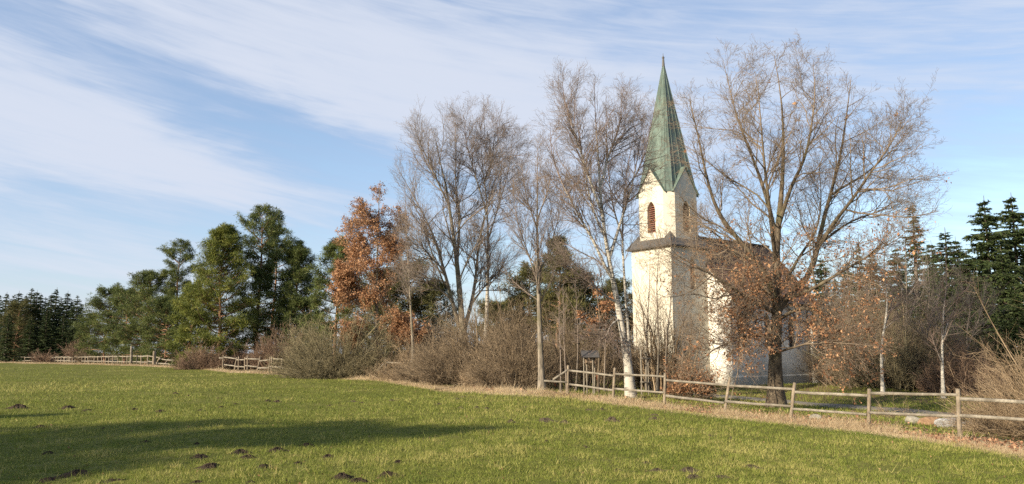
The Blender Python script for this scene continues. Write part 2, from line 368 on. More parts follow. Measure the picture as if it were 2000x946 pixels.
def grow(Pp, D, L, R0, R1, n, wander, up):
    B = len(Pp); pts = np.zeros((B, n+1, 3)); pts[:, 0] = Pp; d = norm(D)
    up = np.broadcast_to(np.asarray(up, float), (B,)) if np.ndim(up) else np.full(B, float(up))
    for i in range(n):
        d = d + rng.normal(0, wander, (B, 3)); d[:, 2] += up; d = norm(d)
        pts[:, i+1] = pts[:, i] + d*(L/n)[:, None]
    tt = np.linspace(0, 1, n+1)[None]
    return pts, R0[:, None]*(1-tt) + R1[:, None]*tt
def spawn(pts, rad, k, t0, t1, ang, sd_, flat=0.0):
    B, n, _ = pts.shape
    tt = t0 + (t1-t0)*(np.arange(k)[None] + rng.random((B, k)))/k
    f = tt*(n-1); i = np.clip(f.astype(int), 0, n-2); fr = (f - i)[..., None]; bi = np.arange(B)[:, None]
    p = pts[bi, i]*(1-fr) + pts[bi, i+1]*fr
    tg = norm(pts[bi, i+1] - pts[bi, i]); r = rad[bi, i]*(1-fr[..., 0]) + rad[bi, i+1]*fr[..., 0]
    rv = rng.normal(0, 1, (B, k, 3)); rv[..., 2] *= (1-flat)
    perp = norm(rv - (rv*tg).sum(-1, keepdims=True)*tg)
    a = np.radians(rng.normal(ang, sd_, (B, k)))[..., None]
    D = np.cos(a)*tg + np.sin(a)*perp
    return p.reshape(-1, 3), D.reshape(-1, 3), r.ravel(), tt.ravel(), np.repeat(np.arange(B), k)
def catmull(ctrl, n):
    c = np.asarray(ctrl, float); c = np.vstack((2*c[0]-c[1], c, 2*c[-1]-c[-2])); m_ = len(c) - 3
    out = []
    for s in np.linspace(0, m_, n):
        i = min(int(s), m_-1); x = s - i; p0, p1, p2, p3 = c[i:i+4]
        out.append(0.5*((2*p1) + (p2-p0)*x + (2*p0-5*p1+4*p2-p3)*x*x + (3*p1-p0-3*p2+p3)*x**3))
    return np.array(out)
def leaves(Pp, size, sd_=0.3):
    """kite-shaped leaves, random attitude"""
    n = len(Pp); s = (size*np.exp(rng.normal(0, sd_, n)))[:, None]
    a = norm(rng.normal(0, 1, (n, 3)) + np.array((0, 0, -0.4))); b_ = norm(np.cross(a, rng.normal(0, 1, (n, 3)))); c_ = np.cross(a, b_)
    V = np.stack((Pp, Pp + a*s*0.45 + b_*s*0.32 + c_*s*0.08, Pp + a*s, Pp + a*s*0.5 - b_*s*0.32 + c_*s*0.08), 1).reshape(-1, 3)
    F = np.arange(n*4).reshape(n, 4)
    return V, F, np.repeat(rng.random(n), 4)
def blades(Pp, D, L, W):
    n = len(Pp); side = norm(np.cross(D, rng.normal(0, 1, (n, 3))))*(W/2)[:, None]
    V = np.stack((Pp - side, Pp + side, Pp + D*L[:, None]), 1).reshape(-1, 3)
    return V, np.arange(n*3).reshape(n, 3)

def px_stem(Y, spec, n=16):
    pts = catmull([P(s[0], s[1], Y + (s[2] if len(s) > 2 else 0.0)) for s in spec], n); return pts
def bare_tree(name, label, cat, Y, stems, bark, lv, group=None, leaf=None, twig=1.0, up=0.10, wander=0.12, crown_mat=None, low=0.34):
    """stems: [(spec, r0, r1)]; lv: [(k, len, ang)] per branch order"""
    base = px_stem(Y, stems[0][0])[0]; base[2] = tz(base[0], base[1]) - 0.05
    S = []; Rr = []
    for spec, r0, r1 in stems:
        p = px_stem(Y, spec)
        if spec is stems[0][0]: p[0] = base
        jit = rng.normal(0, 1, p.shape); 
        ks = np.sin(np.linspace(0, 9, len(p)) + rng.random()*6)[:, None]*rng.normal(0, 1, 3)*r0*0.6
        ks[0] = 0
        if spec is not stems[0][0]: p = p + ks
        S.append(p); tt = np.linspace(0, 1, len(p)); rr = r0*(1-tt)**1.2 + r1
        if spec is stems[0][0]: rr = rr*(1 + 0.55*np.exp(-tt*22))
        Rr.append(rr)
    S = np.array(S); Rr = np.array(Rr)
    t_ = thing(name, base, label, cat, group)
    slen = np.linalg.norm(np.diff(S, axis=1), axis=2).sum(1)
    trunk_sets = [(S, Rr, 9)]; crown_sets = []
    cur, crad, clen = S, Rr, slen
    tips = [S[:, -3:]]
    for li, (k, ln, ang) in enumerate(lv):
        t0 = 0.22 if li == 0 else 0.15
        p, d, r, tt, bi = spawn(cur, crad, k, t0, 0.99, ang, 11)
        if li == 0:
            sl = np.minimum(1.0, clen[bi]/6.0); L = ln*sl*(1.10 - 0.80*tt)*np.exp(rng.normal(0, 0.28, len(p)))
            first = bi == 0; keep = ~(first & (tt < low)); p, d, r, L = p[keep], d[keep], r[keep], L[keep]
        else: L = ln*(1.15 - 0.6*tt)*np.exp(rng.normal(0, 0.25, len(p)))*np.minimum(1.0, clen[bi]/lv[li-1][1] + 0.15)
        if li > 0:
            kq = rng.random(len(p)) < np.clip(clen[bi]/(lv[li-1][1]*0.75), 0.12, 1.0); p, d, r, L = p[kq], d[kq], r[kq], L[kq]
        r0 = np.minimum(r*0.62, 0.004*twig + 0.0125*L); r1 = np.maximum(r0*0.28, 0.0036*twig); r0 = np.maximum(r0, r1)
        n = 6 if li == 0 else 4 if li == 1 else 3
        pts, rad = grow(p, d, L, r0, r1, n, wander, up)
        (trunk_sets if li == 0 else crown_sets).append((pts, rad, 5 if li == 0 else 3))
        cur, crad, clen = pts, rad, L
    tube_obj('trunk', trunk_sets, bark, t_, base)
    if crown_sets: tube_obj('crown', crown_sets, crown_mat or bark, t_, base)
    if leaf:
        lm, dens, size, zf, clump = leaf
        tw = np.concatenate([c[0].reshape(-1, 3) for c in crown_sets] + ([trunk_sets[1][0].reshape(-1, 3)]))
        pr = zf(tw, base); sel = tw[rng.random(len(tw)) < pr*dens]
        Pp = np.repeat(sel, clump, 0) + rng.normal(0, size*0.9, (len(sel)*clump, 3))
        V, F, Cc = leaves(Pp, size)
        mesh_np('foliage', V - base, F, lm, t_, False, {'col': Cc})
    return t_

def sides_px(Y, px): return px/FPX*Y

# ---- conifers (built at the origin, in metres)
def spruce_mesh(h, wr, seed, dens=1.0, lo=0.06, gap=0.0):
    g = np.random.default_rng(seed)
    nw = int(h*3.6); P0, D0, L0 = [], [], []
    for i in range(nw):
        f = lo + (0.97-lo)*((i + g.random()*1.3)/nw); k = 5 if f < 0.92 else 4
        ll = wr*((1-f)**0.85)*(0.50 + 0.75*g.random()) + 0.06
        a0 = g.random()*6.28
        for j in range(k):
            if g.random() < gap: continue
            a = a0 + j*6.28/k + g.normal(0, 0.25); dz = 0.35*f - 0.22 + g.normal(0, 0.1)
            P0.append((0, 0, h*f + g.normal(0, 0.08))); D0.append((math.cos(a), math.sin(a), dz)); L0.append(ll*(0.7 + 0.45*g.random()))
    P0, D0, L0 = np.array(P0), np.array(D0), np.array(L0)
    pts, rad = grow(P0, D0, L0, 0.012 + 0.008*L0, np.full(len(L0), 0.006), 6, 0.05, -0.035)
    pts[:, -2:, 2] += 0.05*L0[:, None]
    trunk = np.array([[(0.05*math.sin(s*5), 0.04*math.cos(s*4), h*s) for s in np.linspace(0, 1, 12)]]); tr = np.array([np.linspace(0.012*h + 0.03, 0.012, 12)])
    k = int(15*dens)
    p, d, r, tt, bi = spawn(pts, rad, k, 0.10, 1.0, 50, 18, 0.6)
    d[:, 2] -= 0.32; d = norm(d); L = (0.20 + 0.30*(1-tt))*np.minimum(1.2, 0.35 + L0[bi]*0.5)*np.exp(g.normal(0, 0.2, len(p)))
    q = p + d*(L*0.45)[:, None]; d2 = norm(d + g.normal(0, 0.45, d.shape) + np.array((0, 0, -0.25)))
    A = np.concatenate((p, q)); DD = np.concatenate((d, d2)); LL = np.concatenate((L, L*0.75))
    V, F = blades(A, DD, LL, LL*0.34 + 0.03)
    cc = np.clip(g.normal(0.45, 0.22, len(A)), 0, 1)
    return (trunk, tr, 7), (pts, rad, 3), V, F, np.repeat(cc, 3)
def pine_mesh(h, prof, seed, nb_=46, tuft=10, clear=0.2, lean=(0, 0), blade=0.30, clump_r=0.34, upb=0.12, twig_k=7):
    """prof(f, a) -> limb length at height fraction f and azimuth a"""
    g = np.random.default_rng(seed)
    s = np.linspace(0, 1, 14); wob = g.normal(0, 0.12, 2)
    trunk = np.stack((lean[0]*s**1.4 + wob[0]*np.sin(s*7), lean[1]*s**1.4 + wob[1]*np.sin(s*6), h*s*0.97), 1)[None]
    tr = np.array([0.0135*h*(1-s)**0.9 + 0.025])
    f = clear + (1-clear)*((np.arange(nb_) + g.random(nb_))/nb_)**0.95; a = np.cumsum(g.normal(2.4, 0.5, nb_))
    ti = f*13; i0 = np.clip(ti.astype(int), 0, 12); fr = (ti-i0)[:, None]; P0 = trunk[0][i0]*(1-fr) + trunk[0][i0+1]*fr
    L = np.array([max(0.25, prof(ff, aa)) for ff, aa in zip(f, a)])*np.exp(g.normal(0, 0.13, nb_))
    D = np.stack((np.cos(a), np.sin(a), 0.75*(f-0.45) + g.normal(0, 0.12, nb_)), 1)
    b1, r1 = grow(P0, D, L, 0.02 + 0.016*L, np.full(nb_, 0.012), 7, 0.10, upb*0.6)
    p, d, r, tt, bi = spawn(b1, r1, twig_k, 0.14, 1.0, 46, 14, 0.5)
    L2 = (0.22 + 0.30*L[bi])*(1.05-0.55*tt)*np.exp(g.normal(0, 0.2, len(p)))
    b2, r2 = grow(p, d, L2, 0.008 + 0.008*L2, np.full(len(p), 0.006), 4, 0.14, upb)
    cl = np.concatenate((b2[:, 2], b2[:, -1], b1[:, -1], trunk[0][-1:] + (0, 0, 0.1), b1[:, -2]))
    cl = cl + g.normal(0, 0.12, cl.shape); tuft = int(tuft*2.9); blade = blade*0.80
    A = np.repeat(cl, tuft, 0); n = len(A)
    off = norm(g.normal(0, 1, (n, 3)) + np.array((0, 0, 0.35)))
    A = A + off*(g.random((n, 1))**0.7*clump_r)*np.array((1.1, 1.1, 0.62)); DD = norm(off + g.normal(0, 0.5, (n, 3)) + np.array((0, 0, 0.25)))
    LL = blade*np.exp(g.normal(0, 0.2, n)); V, F = blades(A, DD, LL, LL*0.19)
    cc = np.clip(np.repeat(np.clip(g.normal(0.45, 0.2, len(cl)), 0, 1), tuft) + g.normal(0, 0.15, n), 0, 1)
    return (trunk, tr, 8), [(b1, r1, 4), (b2, r2, 3)], V, F, np.repeat(cc, 3)
def conifer(name, label, cat, loc, built, bark, needle, group=None, rz=0.0):
    t_ = thing(name, loc, label, cat, group, rz)
    trunk, limbs, V, F, cc = built; limbs = limbs if isinstance(limbs, list) else [limbs]
    z = np.zeros(3)
    tube_obj('trunk', [trunk] + limbs, bark, t_, z)
    mesh_np('crown', V, F, needle, t_, False, {'col': cc})
    return t_
def base_at(px, Y): x = xat(px, Y); return np.array((x, Y, tz(x, Y) - 0.05))
def height_at(py, Y): return P(1000, py, Y)[2]

# ---- shrubs
def shrub(name, label, px, Y, w_, h_, n, tm, cat='bush', group=None, k=(7, 6), r=1.0, lean=(0, 0, 0), depth=None, ang0=62, up=0.05, wander=0.13, leaf=None, base=None, spread=0.35):
    base = base_at(px, Y) if base is None else base
    t_ = thing(name, base, label, cat, group)
    dep = depth or w_
    a = rng.random(n)*6.283; q = np.sqrt(rng.random(n)); th = np.radians(ang0)*q
    D = np.stack((np.sin(th)*np.cos(a)*w_/h_*0.9, np.sin(th)*np.sin(a)*dep/h_*0.9, np.cos(th)), 1) + np.array(lean)
    ln = np.linalg.norm(D*np.array((1, 1, 1)), axis=1); D = norm(D)
    # length to the dome's surface
    e = 1/np.sqrt((D[:, 0]/(w_/2))**2 + (D[:, 1]/(dep/2))**2 + (D[:, 2]/h_)**2)
    pa, pb = rng.random(2)*6.28
    L = e*(0.66 + 0.28*rng.random(n))*(1 + 0.16*np.sin(2*a + pa) + 0.13*np.sin(5*a + pb + 4*q))*np.where(rng.random(n) < 0.14, 1.22, 1.0)
    P0 = np.stack((np.cos(a)*q*w_*0.5*spread, np.sin(a)*q*dep*0.5*spread, np.zeros(n) - 0.05), 1)
    L = L*(1 - 0.25*spread*q)
    R0 = (0.008 + 0.006*L)*r*np.exp(rng.normal(0, 0.45, n))
    b0, r0 = grow(P0, D, L, R0, np.full(n, 0.005*r), 7, wander*0.7, up*0.4)
    p, d, rr, tt, bi = spawn(b0, r0, k[0], 0.15, 0.98, 40, 14)
    L1 = 0.34*L[bi]*(1.15-0.7*tt)*np.exp(rng.normal(0, 0.25, len(p)))
    b1, r1 = grow(p, d, L1, np.minimum(rr*0.7, 0.010*r), np.full(len(p), 0.0045*r), 4, wander, up)
    p, d, rr, tt, bi = spawn(b1, r1, max(3, int(k[1]*0.72)), 0.1, 1.0, 38, 16)
    L2 = 0.62*L1[bi]*(1.2-0.7*tt)*np.exp(rng.normal(0, 0.4, len(p))) + 0.05
    b2, r2 = grow(p, d, L2, np.full(len(p), 0.0052*r), np.full(len(p), 0.0036*r), 2, wander, up)
    tube_obj('stems', [(b0, r0, 4), (b1, r1, 3)], tm, t_, np.zeros(3))
    tube_obj('crown', [(b2, r2, 3)], tm, t_, np.zeros(3))
    if leaf:
        lm, cnt, size, zlim = leaf
        tw = np.concatenate((b2.reshape(-1, 3), b1.reshape(-1, 3))); tw = tw[(tw[:, 2] > zlim[0]) & (tw[:, 2] < zlim[1])]
        sel = tw[rng.integers(0, len(tw), cnt)] + rng.normal(0, size*0.5, (cnt, 3))
        V, F, Cc = leaves(sel, size); mesh_np('foliage', V, F, lm, t_, False, {'col': Cc})
    return t_

# ------------------------------------------------------------------ church
def extr(poly, axis_pts):
    """prism from polygon (list of 3-vectors) swept by a vector"""
    bm = bmesh.new(); add_prism(bm, poly, axis_pts); return bm
def add_prism(bm, poly, vec):
    vec = Vector(vec); a = [bm.verts.new(Vector(p)) for p in poly]; b_ = [bm.verts.new(Vector(p) + vec) for p in poly]
    n = len(a); bm.faces.new(a[::-1]); bm.faces.new(b_)
    for i in range(n): bm.faces.new((a[i], a[(i+1) % n], b_[(i+1) % n], b_[i]))
def add_box(bm, x0, x1, y0, y1, z0, z1): add_prism(bm, [(x0,y0,z0),(x1,y0,z0),(x1,y1,z0),(x0,y1,z0)], (0,0,z1-z0))
def lancet(w_, h_, n=7):
    """pointed-arch outline in (s, z), foot at z=0"""
    sp = h_ - w_*0.95; R = w_*1.15; cx = R - w_/2; pts = [(-w_/2, 0), (w_/2, 0)]
    amax = math.acos(cx/R)
    right = [(-cx + R*math.cos(a), sp + R*math.sin(a)) for a in np.linspace(0, amax, n)]
    k = (h_ - sp)/(R*math.sin(amax)); right = [(x, sp + (z-sp)*k) for x, z in right]
    return pts + right + [(-x, z) for x, z in right[::-1][1:]]
def cut(o, cutters):
    cs = []
    for bm in cutters:
        c_ = bm_obj('cutter', bm, M['reveal']); c_.parent = o.parent; cs.append(c_)
        md = o.modifiers.new('cut', 'BOOLEAN'); md.operation = 'DIFFERENCE'; md.object = c_; md.solver = 'EXACT'; md.material_mode = 'TRANSFER'
    bpy.context.view_layer.update(); dg = bpy.context.evaluated_depsgraph_get()
    me = bpy.data.meshes.new_from_object(o.evaluated_get(dg)); o.modifiers.clear(); o.data = me
    for c_ in cs: bpy.data.objects.remove(c_)
ANG = 53.5
cx_, cy_ = 9.95, 48.3; zg = tz(12, 48) - 0.02
CH = thing('church', (cx_, cy_, zg), 'small cream chapel with a green copper spire and brown tiled roof behind the oak', 'church', rz=R_(-ANG))
def hz(py, Y): return height_at(py, Y) - zg
S_ = 1.65
z_sk = hz(486, 48.6); z_b = z_sk + 0.38; z_e = hz(377, 47.5); z_g = z_e + 1.62; z_top = hz(127, 49.0); z_fin = hz(118, 49.0)
bm = bmesh.new(); add_box(bm, -S_, S_, -S_, S_, -0.4, z_sk + 0.02)
tb = bm_obj('tower_wall', bm, M['plaster'], CH)
sl = [(0, z_sk-4.2), (0.0, z_sk-4.2)]
cut(tb, [extr([(S_+0.05, 0.25+s, hz(568, 48)+z) for s, z in lancet(0.42, 2.0)], (-0.35, 0, 0))])
bm = extr([(S_-0.24, 0.25+s, hz(568, 48)+z) for s, z in lancet(0.44, 2.02)], (-0.03, 0, 0)); o = bm_obj('window', bm, M['louvre'], CH)
bm = bmesh.new(); add_box(bm, -S_-0.10, S_+0.10, -S_-0.10, S_+0.10, -0.4, 0.55); bm_obj('plinth', bm, M['plaster_w'], CH)
# broached skirt roof
hs = S_ + 0.27; q = 1.52; cw = 1.02      # half belfry, half width of its main faces
bm = bmesh.new()
def ringpt(i, x, y, z): a = i*math.pi/2; return bm.verts.new((x*math.cos(a)-y*math.sin(a), x*math.sin(a)+y*math.cos(a), z))
low = [ringpt(i, hs, -hs, z_sk-0.10) for i in range(4)]; low0 = [ringpt(i, hs-0.02, -hs+0.02, z_sk-0.17) for i in range(4)]
A_ = [ringpt(i, cw, -q, z_b+0.03) for i in range(4)]; B_ = [ringpt(i, q, -cw, z_b+0.03) for i in range(4)]
M_ = [ringpt(i, (q+cw)/2+0.02, -(q+cw)/2-0.02, z_b+0.46) for i in range(4)]
for i in range(4):
    j = (i+1) % 4
    bm.faces.new((low[i], A_[i], M_[i])); bm.faces.new((low[i], M_[i], B_[i])); bm.faces.new((low[i], B_[i], A_[j], low[j]))
    bm.faces.new((low0[i], low[i], low[j], low0[j]))
bm.faces.new(low0)
bm_obj('skirt_roof', bm, M['metal'], CH)
# belfry: square with cut-off corners
octo = []
for i in range(4):
    a = i*math.pi/2
    for x, y in ((cw, -q), (q, -cw)): octo.append((x*math.cos(a)-y*math.sin(a), x*math.sin(a)+y*math.cos(a)))
bf = bm_obj('belfry_wall', extr([(x, y, z_sk-0.3) for x, y in octo], (0, 0, z_e - z_sk + 0.3)), M['plaster'], CH)
bw, bh, bz = 0.66, hz(395, 47.6) - hz(456, 47.6), hz(456, 47.6)
cuts = []
for i in range(4):
    a = i*math.pi/2; rot = lambda p: (p[0]*math.cos(a)-p[1]*math.sin(a), p[0]*math.sin(a)+p[1]*math.cos(a), p[2])
    cuts.append(extr([rot((s, -q-0.05, bz+z)) for s, z in lancet(bw, bh)], Vector(rot((0, 0.47, 0)))))
cut(bf, cuts)
for i in range(4):
    a = i*math.pi/2; rot = lambda p: (p[0]*math.cos(a)-p[1]*math.sin(a), p[0]*math.sin(a)+p[1]*math.cos(a), p[2])
    bm = bmesh.new(); nl = 13
    for k in range(nl):
        z = bz + 0.05 + k*(bh-0.25)/nl; 
        lim = bw/2 - 0.005 if z < bz + bh - bw*1.0 else bw/2*max(0.12, (1-((z-(bz+bh-bw*0.95))/(bw*0.95))**1.6))
        add_prism(bm, [rot((-lim, -q+0.16, z)), rot((-lim, -q+0.36, z+0.10)), rot((-lim, -q+0.36, z+0.125)), rot((-lim, -q+0.16, z+0.025))], Vector(rot((2*lim, 0, 0))))
    bm_obj('louvre', bm, M['louvre'], CH)
    # gable over each main face
    g0 = cw + 0.14
    gw = bm_obj('gable', extr([rot((-g0+0.1, -q-0.004, z_e-0.02)), rot((g0-0.1, -q-0.004, z_e-0.02)), rot((0, -q-0.004, z_g-0.1))], Vector(rot((0, 1.2, 0)))), M['plaster'], CH)
    bm = bmesh.new()
    for s in (-1, 1):
        add_prism(bm, [rot((s*(g0+0.02), -q-0.09, z_e-0.13)), rot((0, -q-0.09, z_g-0.06)), rot((0, -q-0.09, z_g+0.0)), rot((s*(g0+0.06), -q-0.09, z_e-0.10))], Vector(rot((0, 1.35, 0))))
    bm_obj('gable_roof', bm, M['copper'], CH)
# spire
bm = bmesh.new(); ov = 1.0; wall8 = octo; octo = []
for i in range(4):
    a = i*math.pi/2
    for x, y in ((cw+0.12, -(q-0.05)), (q-0.05, -(cw+0.12))): octo.append((x*math.cos(a)-y*math.sin(a), x*math.sin(a)+y*math.cos(a)))
tip = bm.verts.new((0, 0, z_top)); bs_ = [bm.verts.new((x*ov, y*ov, z_e-0.03)) for x, y in octo]; bs2 = [bm.verts.new((x*ov, y*ov, z_e-0.09)) for x, y in octo]
for i in range(8):
    j = (i+1) % 8; bm.faces.new((bs_[i], bs_[j], tip)); bm.faces.new((bs2[i], bs2[j], bs_[j], bs_[i]))
bm.faces.new(bs2[::-1])
spire = bm_obj('spire', bm, M['copper'], CH)
sets = []; 
for i in range(8):
    x, y = octo[i]; j = (i+1) % 8
    sets.append([(x*ov*(1-s), y*ov*(1-s), z_e-0.03 + (z_top-z_e)*s) for s in np.linspace(0, 0.995, 5)])
    mx_, my_ = (octo[i][0]+octo[j][0])/2, (octo[i][1]+octo[j][1])/2
    if i % 2 == 1: 
        for f in (-0.5, 0, 0.5):
            bx, by = mx_ + f*(octo[j][0]-octo[i][0])*0.66, my_ + f*(octo[j][1]-octo[i][1])*0.66
            top = 0.98 if f == 0 else 0.62
            p1 = np.array((bx*ov*(1-top), by*ov*(1-top)))*1.0
            sets.append([(bx*ov*(1-s*0.995), by*ov*(1-s*0.995), z_e-0.03 + (z_top-z_e)*s) for s in np.linspace(0.0, top, 5)])
    else:
        bx, by = mx_, my_
        sets.append([(bx*ov*(1-s), by*ov*(1-s), z_e-0.03 + (z_top-z_e)*s) for s in np.linspace(0.2, 0.98, 5)])
sets = np.array(sets); tube_obj('standing_seam', [(sets, np.full(sets.shape[:2], 0.022), 4)], M['copper'], spire, np.zeros(3))
bm = bmesh.new(); bmesh.ops.create_cone(bm, cap_ends=True, segments=10, radius1=0.10, radius2=0.06, depth=0.6, matrix=Matrix.Translation((0,0,z_top-0.1)))
bmesh.ops.create_uvsphere(bm, u_segments=10, v_segments=6, radius=0.09, matrix=Matrix.Translation((0,0,z_top+0.22)))
bmesh.ops.create_cone(bm, cap_ends=True, segments=8, radius1=0.035, radius2=0.012, depth=z_fin-z_top+0.15, matrix=Matrix.Translation((0,0,(z_top+z_fin)/2+0.12)))
bm_obj('finial', bm, M['metal'], spire)
# nave
NW, NY0, NL = 3.3, S_ - 0.05, 8.6; NY1 = NY0 + NL
z_ea = hz(574, 46.5); z_ri = z_ea + 3.75
prof_ = [(-NW, -0.4), (NW, -0.4), (NW, z_ea), (0, z_ri-0.12), (-NW, z_ea)]
nv = bm_obj('nave_wall', extr([(x, NY0, z) for x, z in prof_], (0, NL, 0)), M['plaster_w'], CH)
wz, wh = hz(678, 47.5), hz(610, 47.5) - hz(678, 47.5)
wys = [NY0 + s for s in (1.02, 3.64, 6.2)]
cut(nv, [extr([(NW+0.05, y+s, wz+z) for s, z in lancet(0.62, wh)], (-0.30, 0, 0)) for y in wys])
for y in wys:
    wd_ = bm_obj('window', extr([(NW-0.20, y+s, wz+z) for s, z in lancet(0.64, wh+0.02)], (-0.03, 0, 0)), M['glass'], CH)
    bm = bmesh.new(); add_box(bm, NW-0.19, NW-0.16, y-0.02, y+0.02, wz, wz+wh-0.1)
    for k in range(1, 5): add_box(bm, NW-0.188, NW-0.162, y-0.31, y+0.31, wz+k*wh/6, wz+k*wh/6+0.025)
    bm_obj('window_bar', bm, M['metal'], wd_)
sl_ = (z_ri - z_ea)/NW
nr = None
bm = bmesh.new(); uvl = bm.loops.layers.uv.new('UVMap')
for s in (1, -1):
    e = NW + 0.38; ze = z_ea - 0.38*sl_ + 0.06; th_ = 0.10
    pr = [(s*e, ze), (0, z_ri+0.06), (0, z_ri+0.06+th_*1.5), (s*e, ze+th_*1.5)]
    add_prism(bm, [(x, NY0-0.10, z) for x, z in pr], (0, NL+0.35, 0))
for f in bm.faces:
    for l in f.loops: l[uvl].uv = (l.vert.co.y, math.hypot(l.vert.co.x, l.vert.co.z - z_ri))
roof = bm_obj('roof', bm, M['tiles'], CH)
bm = bmesh.new(); add_prism(bm, [(x, NY0-0.12, z) for x, z in ((-0.14, z_ri+0.17), (0.14, z_ri+0.17), (0.06, z_ri+0.31), (-0.06, z_ri+0.31))], (0, NL+0.4, 0)); bm_obj('ridge_cap', bm, M['tiles'], roof)
bm = bmesh.new(); add_prism(bm, [(NW-0.002, NY0+0.02, z_ea-0.16), (NW+0.22, NY0+0.02, z_ea-0.16), (NW+0.22, NY0+0.02, z_ea-0.28), (NW+0.10, NY0+0.02, z_ea-0.36), (NW-0.002, NY0+0.02, z_ea-0.42)], (0, NL-0.04, 0)); bm_obj('cornice', bm, M['plaster_w'], CH)
bm = bmesh.new()
add_prism(bm, [(NW-0.002, NY0+0.02, -0.4), (NW+0.08, NY0+0.02, -0.4), (NW+0.08, NY0+0.02, 0.52), (NW-0.002, NY0+0.02, 0.60)], (0, NL-0.04, 0)); bm_obj('plinth', bm, M['plaster_w'], CH)
for y in (NY1-0.62,):
    h_ = z_ea*0.70
    bm = bmesh.new(); add_prism(bm, [(NW-0.01, y, -0.4), (NW+0.62, y, -0.4), (NW+0.62, y, h_*0.42), (NW+0.40, y, h_*0.50), (NW+0.40, y, h_*0.86), (NW-0.01, y, h_*1.06)], (0, 0.55, 0)); bu = bm_obj('buttress', bm, M['plaster_w'], CH)
    bm = bmesh.new(); add_prism(bm, [(NW+0.44, y-0.03, h_*0.845), (NW-0.005, y-0.03, h_*1.065), (NW-0.005, y-0.03, h_*1.105), (NW+0.47, y-0.03, h_*0.875)], (0, 0.61, 0)); bm_obj('coping', bm, M['metal'], bu)
gt = np.array([[(NW+0.42, NY0-0.1+s*(NL+0.3), z_ea-0.36) for s in np.linspace(0, 1, 4)]]); tube_obj('gutter', [(gt, np.full(gt.shape[:2], 0.07), 8)], M['pipe'], roof, np.zeros(3))
dp = np.array([catmull([(NW+0.42, NY1-0.80, z_ea-0.40), (NW+0.2, NY1-0.80, z_ea-0.8), (NW+0.14, NY1-0.80, z_ea-1.2), (NW+0.14, NY1-0.80, 2.0), (NW+0.14, NY1-0.80, 0.1)], 14)])
tube_obj('downpipe', [(dp, np.full(dp.shape[:2], 0.055), 8)], M['pipe'], CH, np.zeros(3))

# ------------------------------------------------------------------ fences
def log_mesh(p0, p1, r0, r1, n=6, s=8, sq=0.8, jit=0.10):
    p0, p1 = np.asarray(p0, float), np.asarray(p1, float); tt = np.linspace(0, 1, n)
    pts = p0 + (p1-p0)*tt[:, None]; L = np.linalg.norm(p1-p0); ax = norm(p1-p0)
    pts[1:-1] += rng.normal(0, 0.0022*L, (n-2, 3))
    ref = np.array((0, 0, 1.0)) if abs(ax[2]) < 0.8 else np.array((0, 1.0, 0.1)); u = norm(np.cross(ax, ref)); v = np.cross(u, ax)
    a = np.arange(s)/s*2*np.pi; Vv = []
    for i in range(n):
        r = (r0 + (r1-r0)*tt[i])*(1 + rng.normal(0, jit, s))
        Vv.append(pts[i] + u*np.cos(a)[:, None]*(r*sq)[:, None] + v*np.sin(a)[:, None]*r[:, None])
    Vv = np.concatenate(Vv + [pts[:1] - ax*0.01, pts[-1:] + ax*0.012]); idx = np.arange(n*s).reshape(n, s); nx = np.roll(idx, -1, 1)
    Q = np.stack((idx[:-1], nx[:-1], nx[1:], idx[1:]), -1).reshape(-1, 4)
    t0 = np.stack((nx[0], idx[0], np.full(s, n*s)), -1); t1 = np.stack((idx[-1], nx[-1], np.full(s, n*s+1)), -1)
    return Vv, [Q, np.concatenate((t0, t1))]
def log(name, p0, p1, r0, r1, mt, parent, origin=None, **k):
    V, F = log_mesh(p0, p1, r0, r1, **k)
    c_ = V.mean(0) if parent is None else (np.asarray(origin) if origin is not None else np.zeros(3))
    return mesh_np(name, V - c_, F, mt, parent, False, loc=None if parent is not None else c_)
def fence(label, posts, rails, r=0.055, rr=0.045):
    """posts (bx, by, tx, ty, Y); rails ((i, px, py), (j, px, py)): post numbers give the depth"""
    W_ = []
    for bx, by, tx, ty, Y in posts:
        b0 = P(bx, by, Y); tp = P(tx, ty, Y); W_.append((b0, tp, Y))
    org = np.array((W_[len(W_)//2][0][0], W_[len(W_)//2][0][1], W_[len(W_)//2][0][2]))
    f = thing('fence', org, label, 'fence')
    for b0, tp, Y in W_:
        b2 = b0.copy(); b2[2] = min(b2[2], tz(b2[0], b2[1])) - 0.25
        log('post', b2, tp, r*1.08, r*0.95, M['post'], f, org, n=5, s=7, sq=0.95)
    for (i, x0, y0), (j, x1, y1) in rails:
        Yi = np.interp(i, range(len(posts)), [p[4] for p in posts]); Yj = np.interp(j, range(len(posts)), [p[4] for p in posts])
        log('rail', P(x0, y0, Yi-0.03), P(x1, y1, Yj-0.03), rr*rng.uniform(0.95, 1.15), rr*rng.uniform(0.85, 1.0), M['fence'], f, org, n=5, s=7, sq=0.55, jit=0.05)
    return f
NP_ = [(1108,772,1110,714,33.0),(1196,786,1201,719,30.5),(1297,794,1299,729,28.5),(1412,808,1426,737,26.5),(1541,822,1552,748,24.5),(1694,833,1698,760,22.5),(1873,854,1871,760,20.0),(2075,880,2078,770,18.0)]
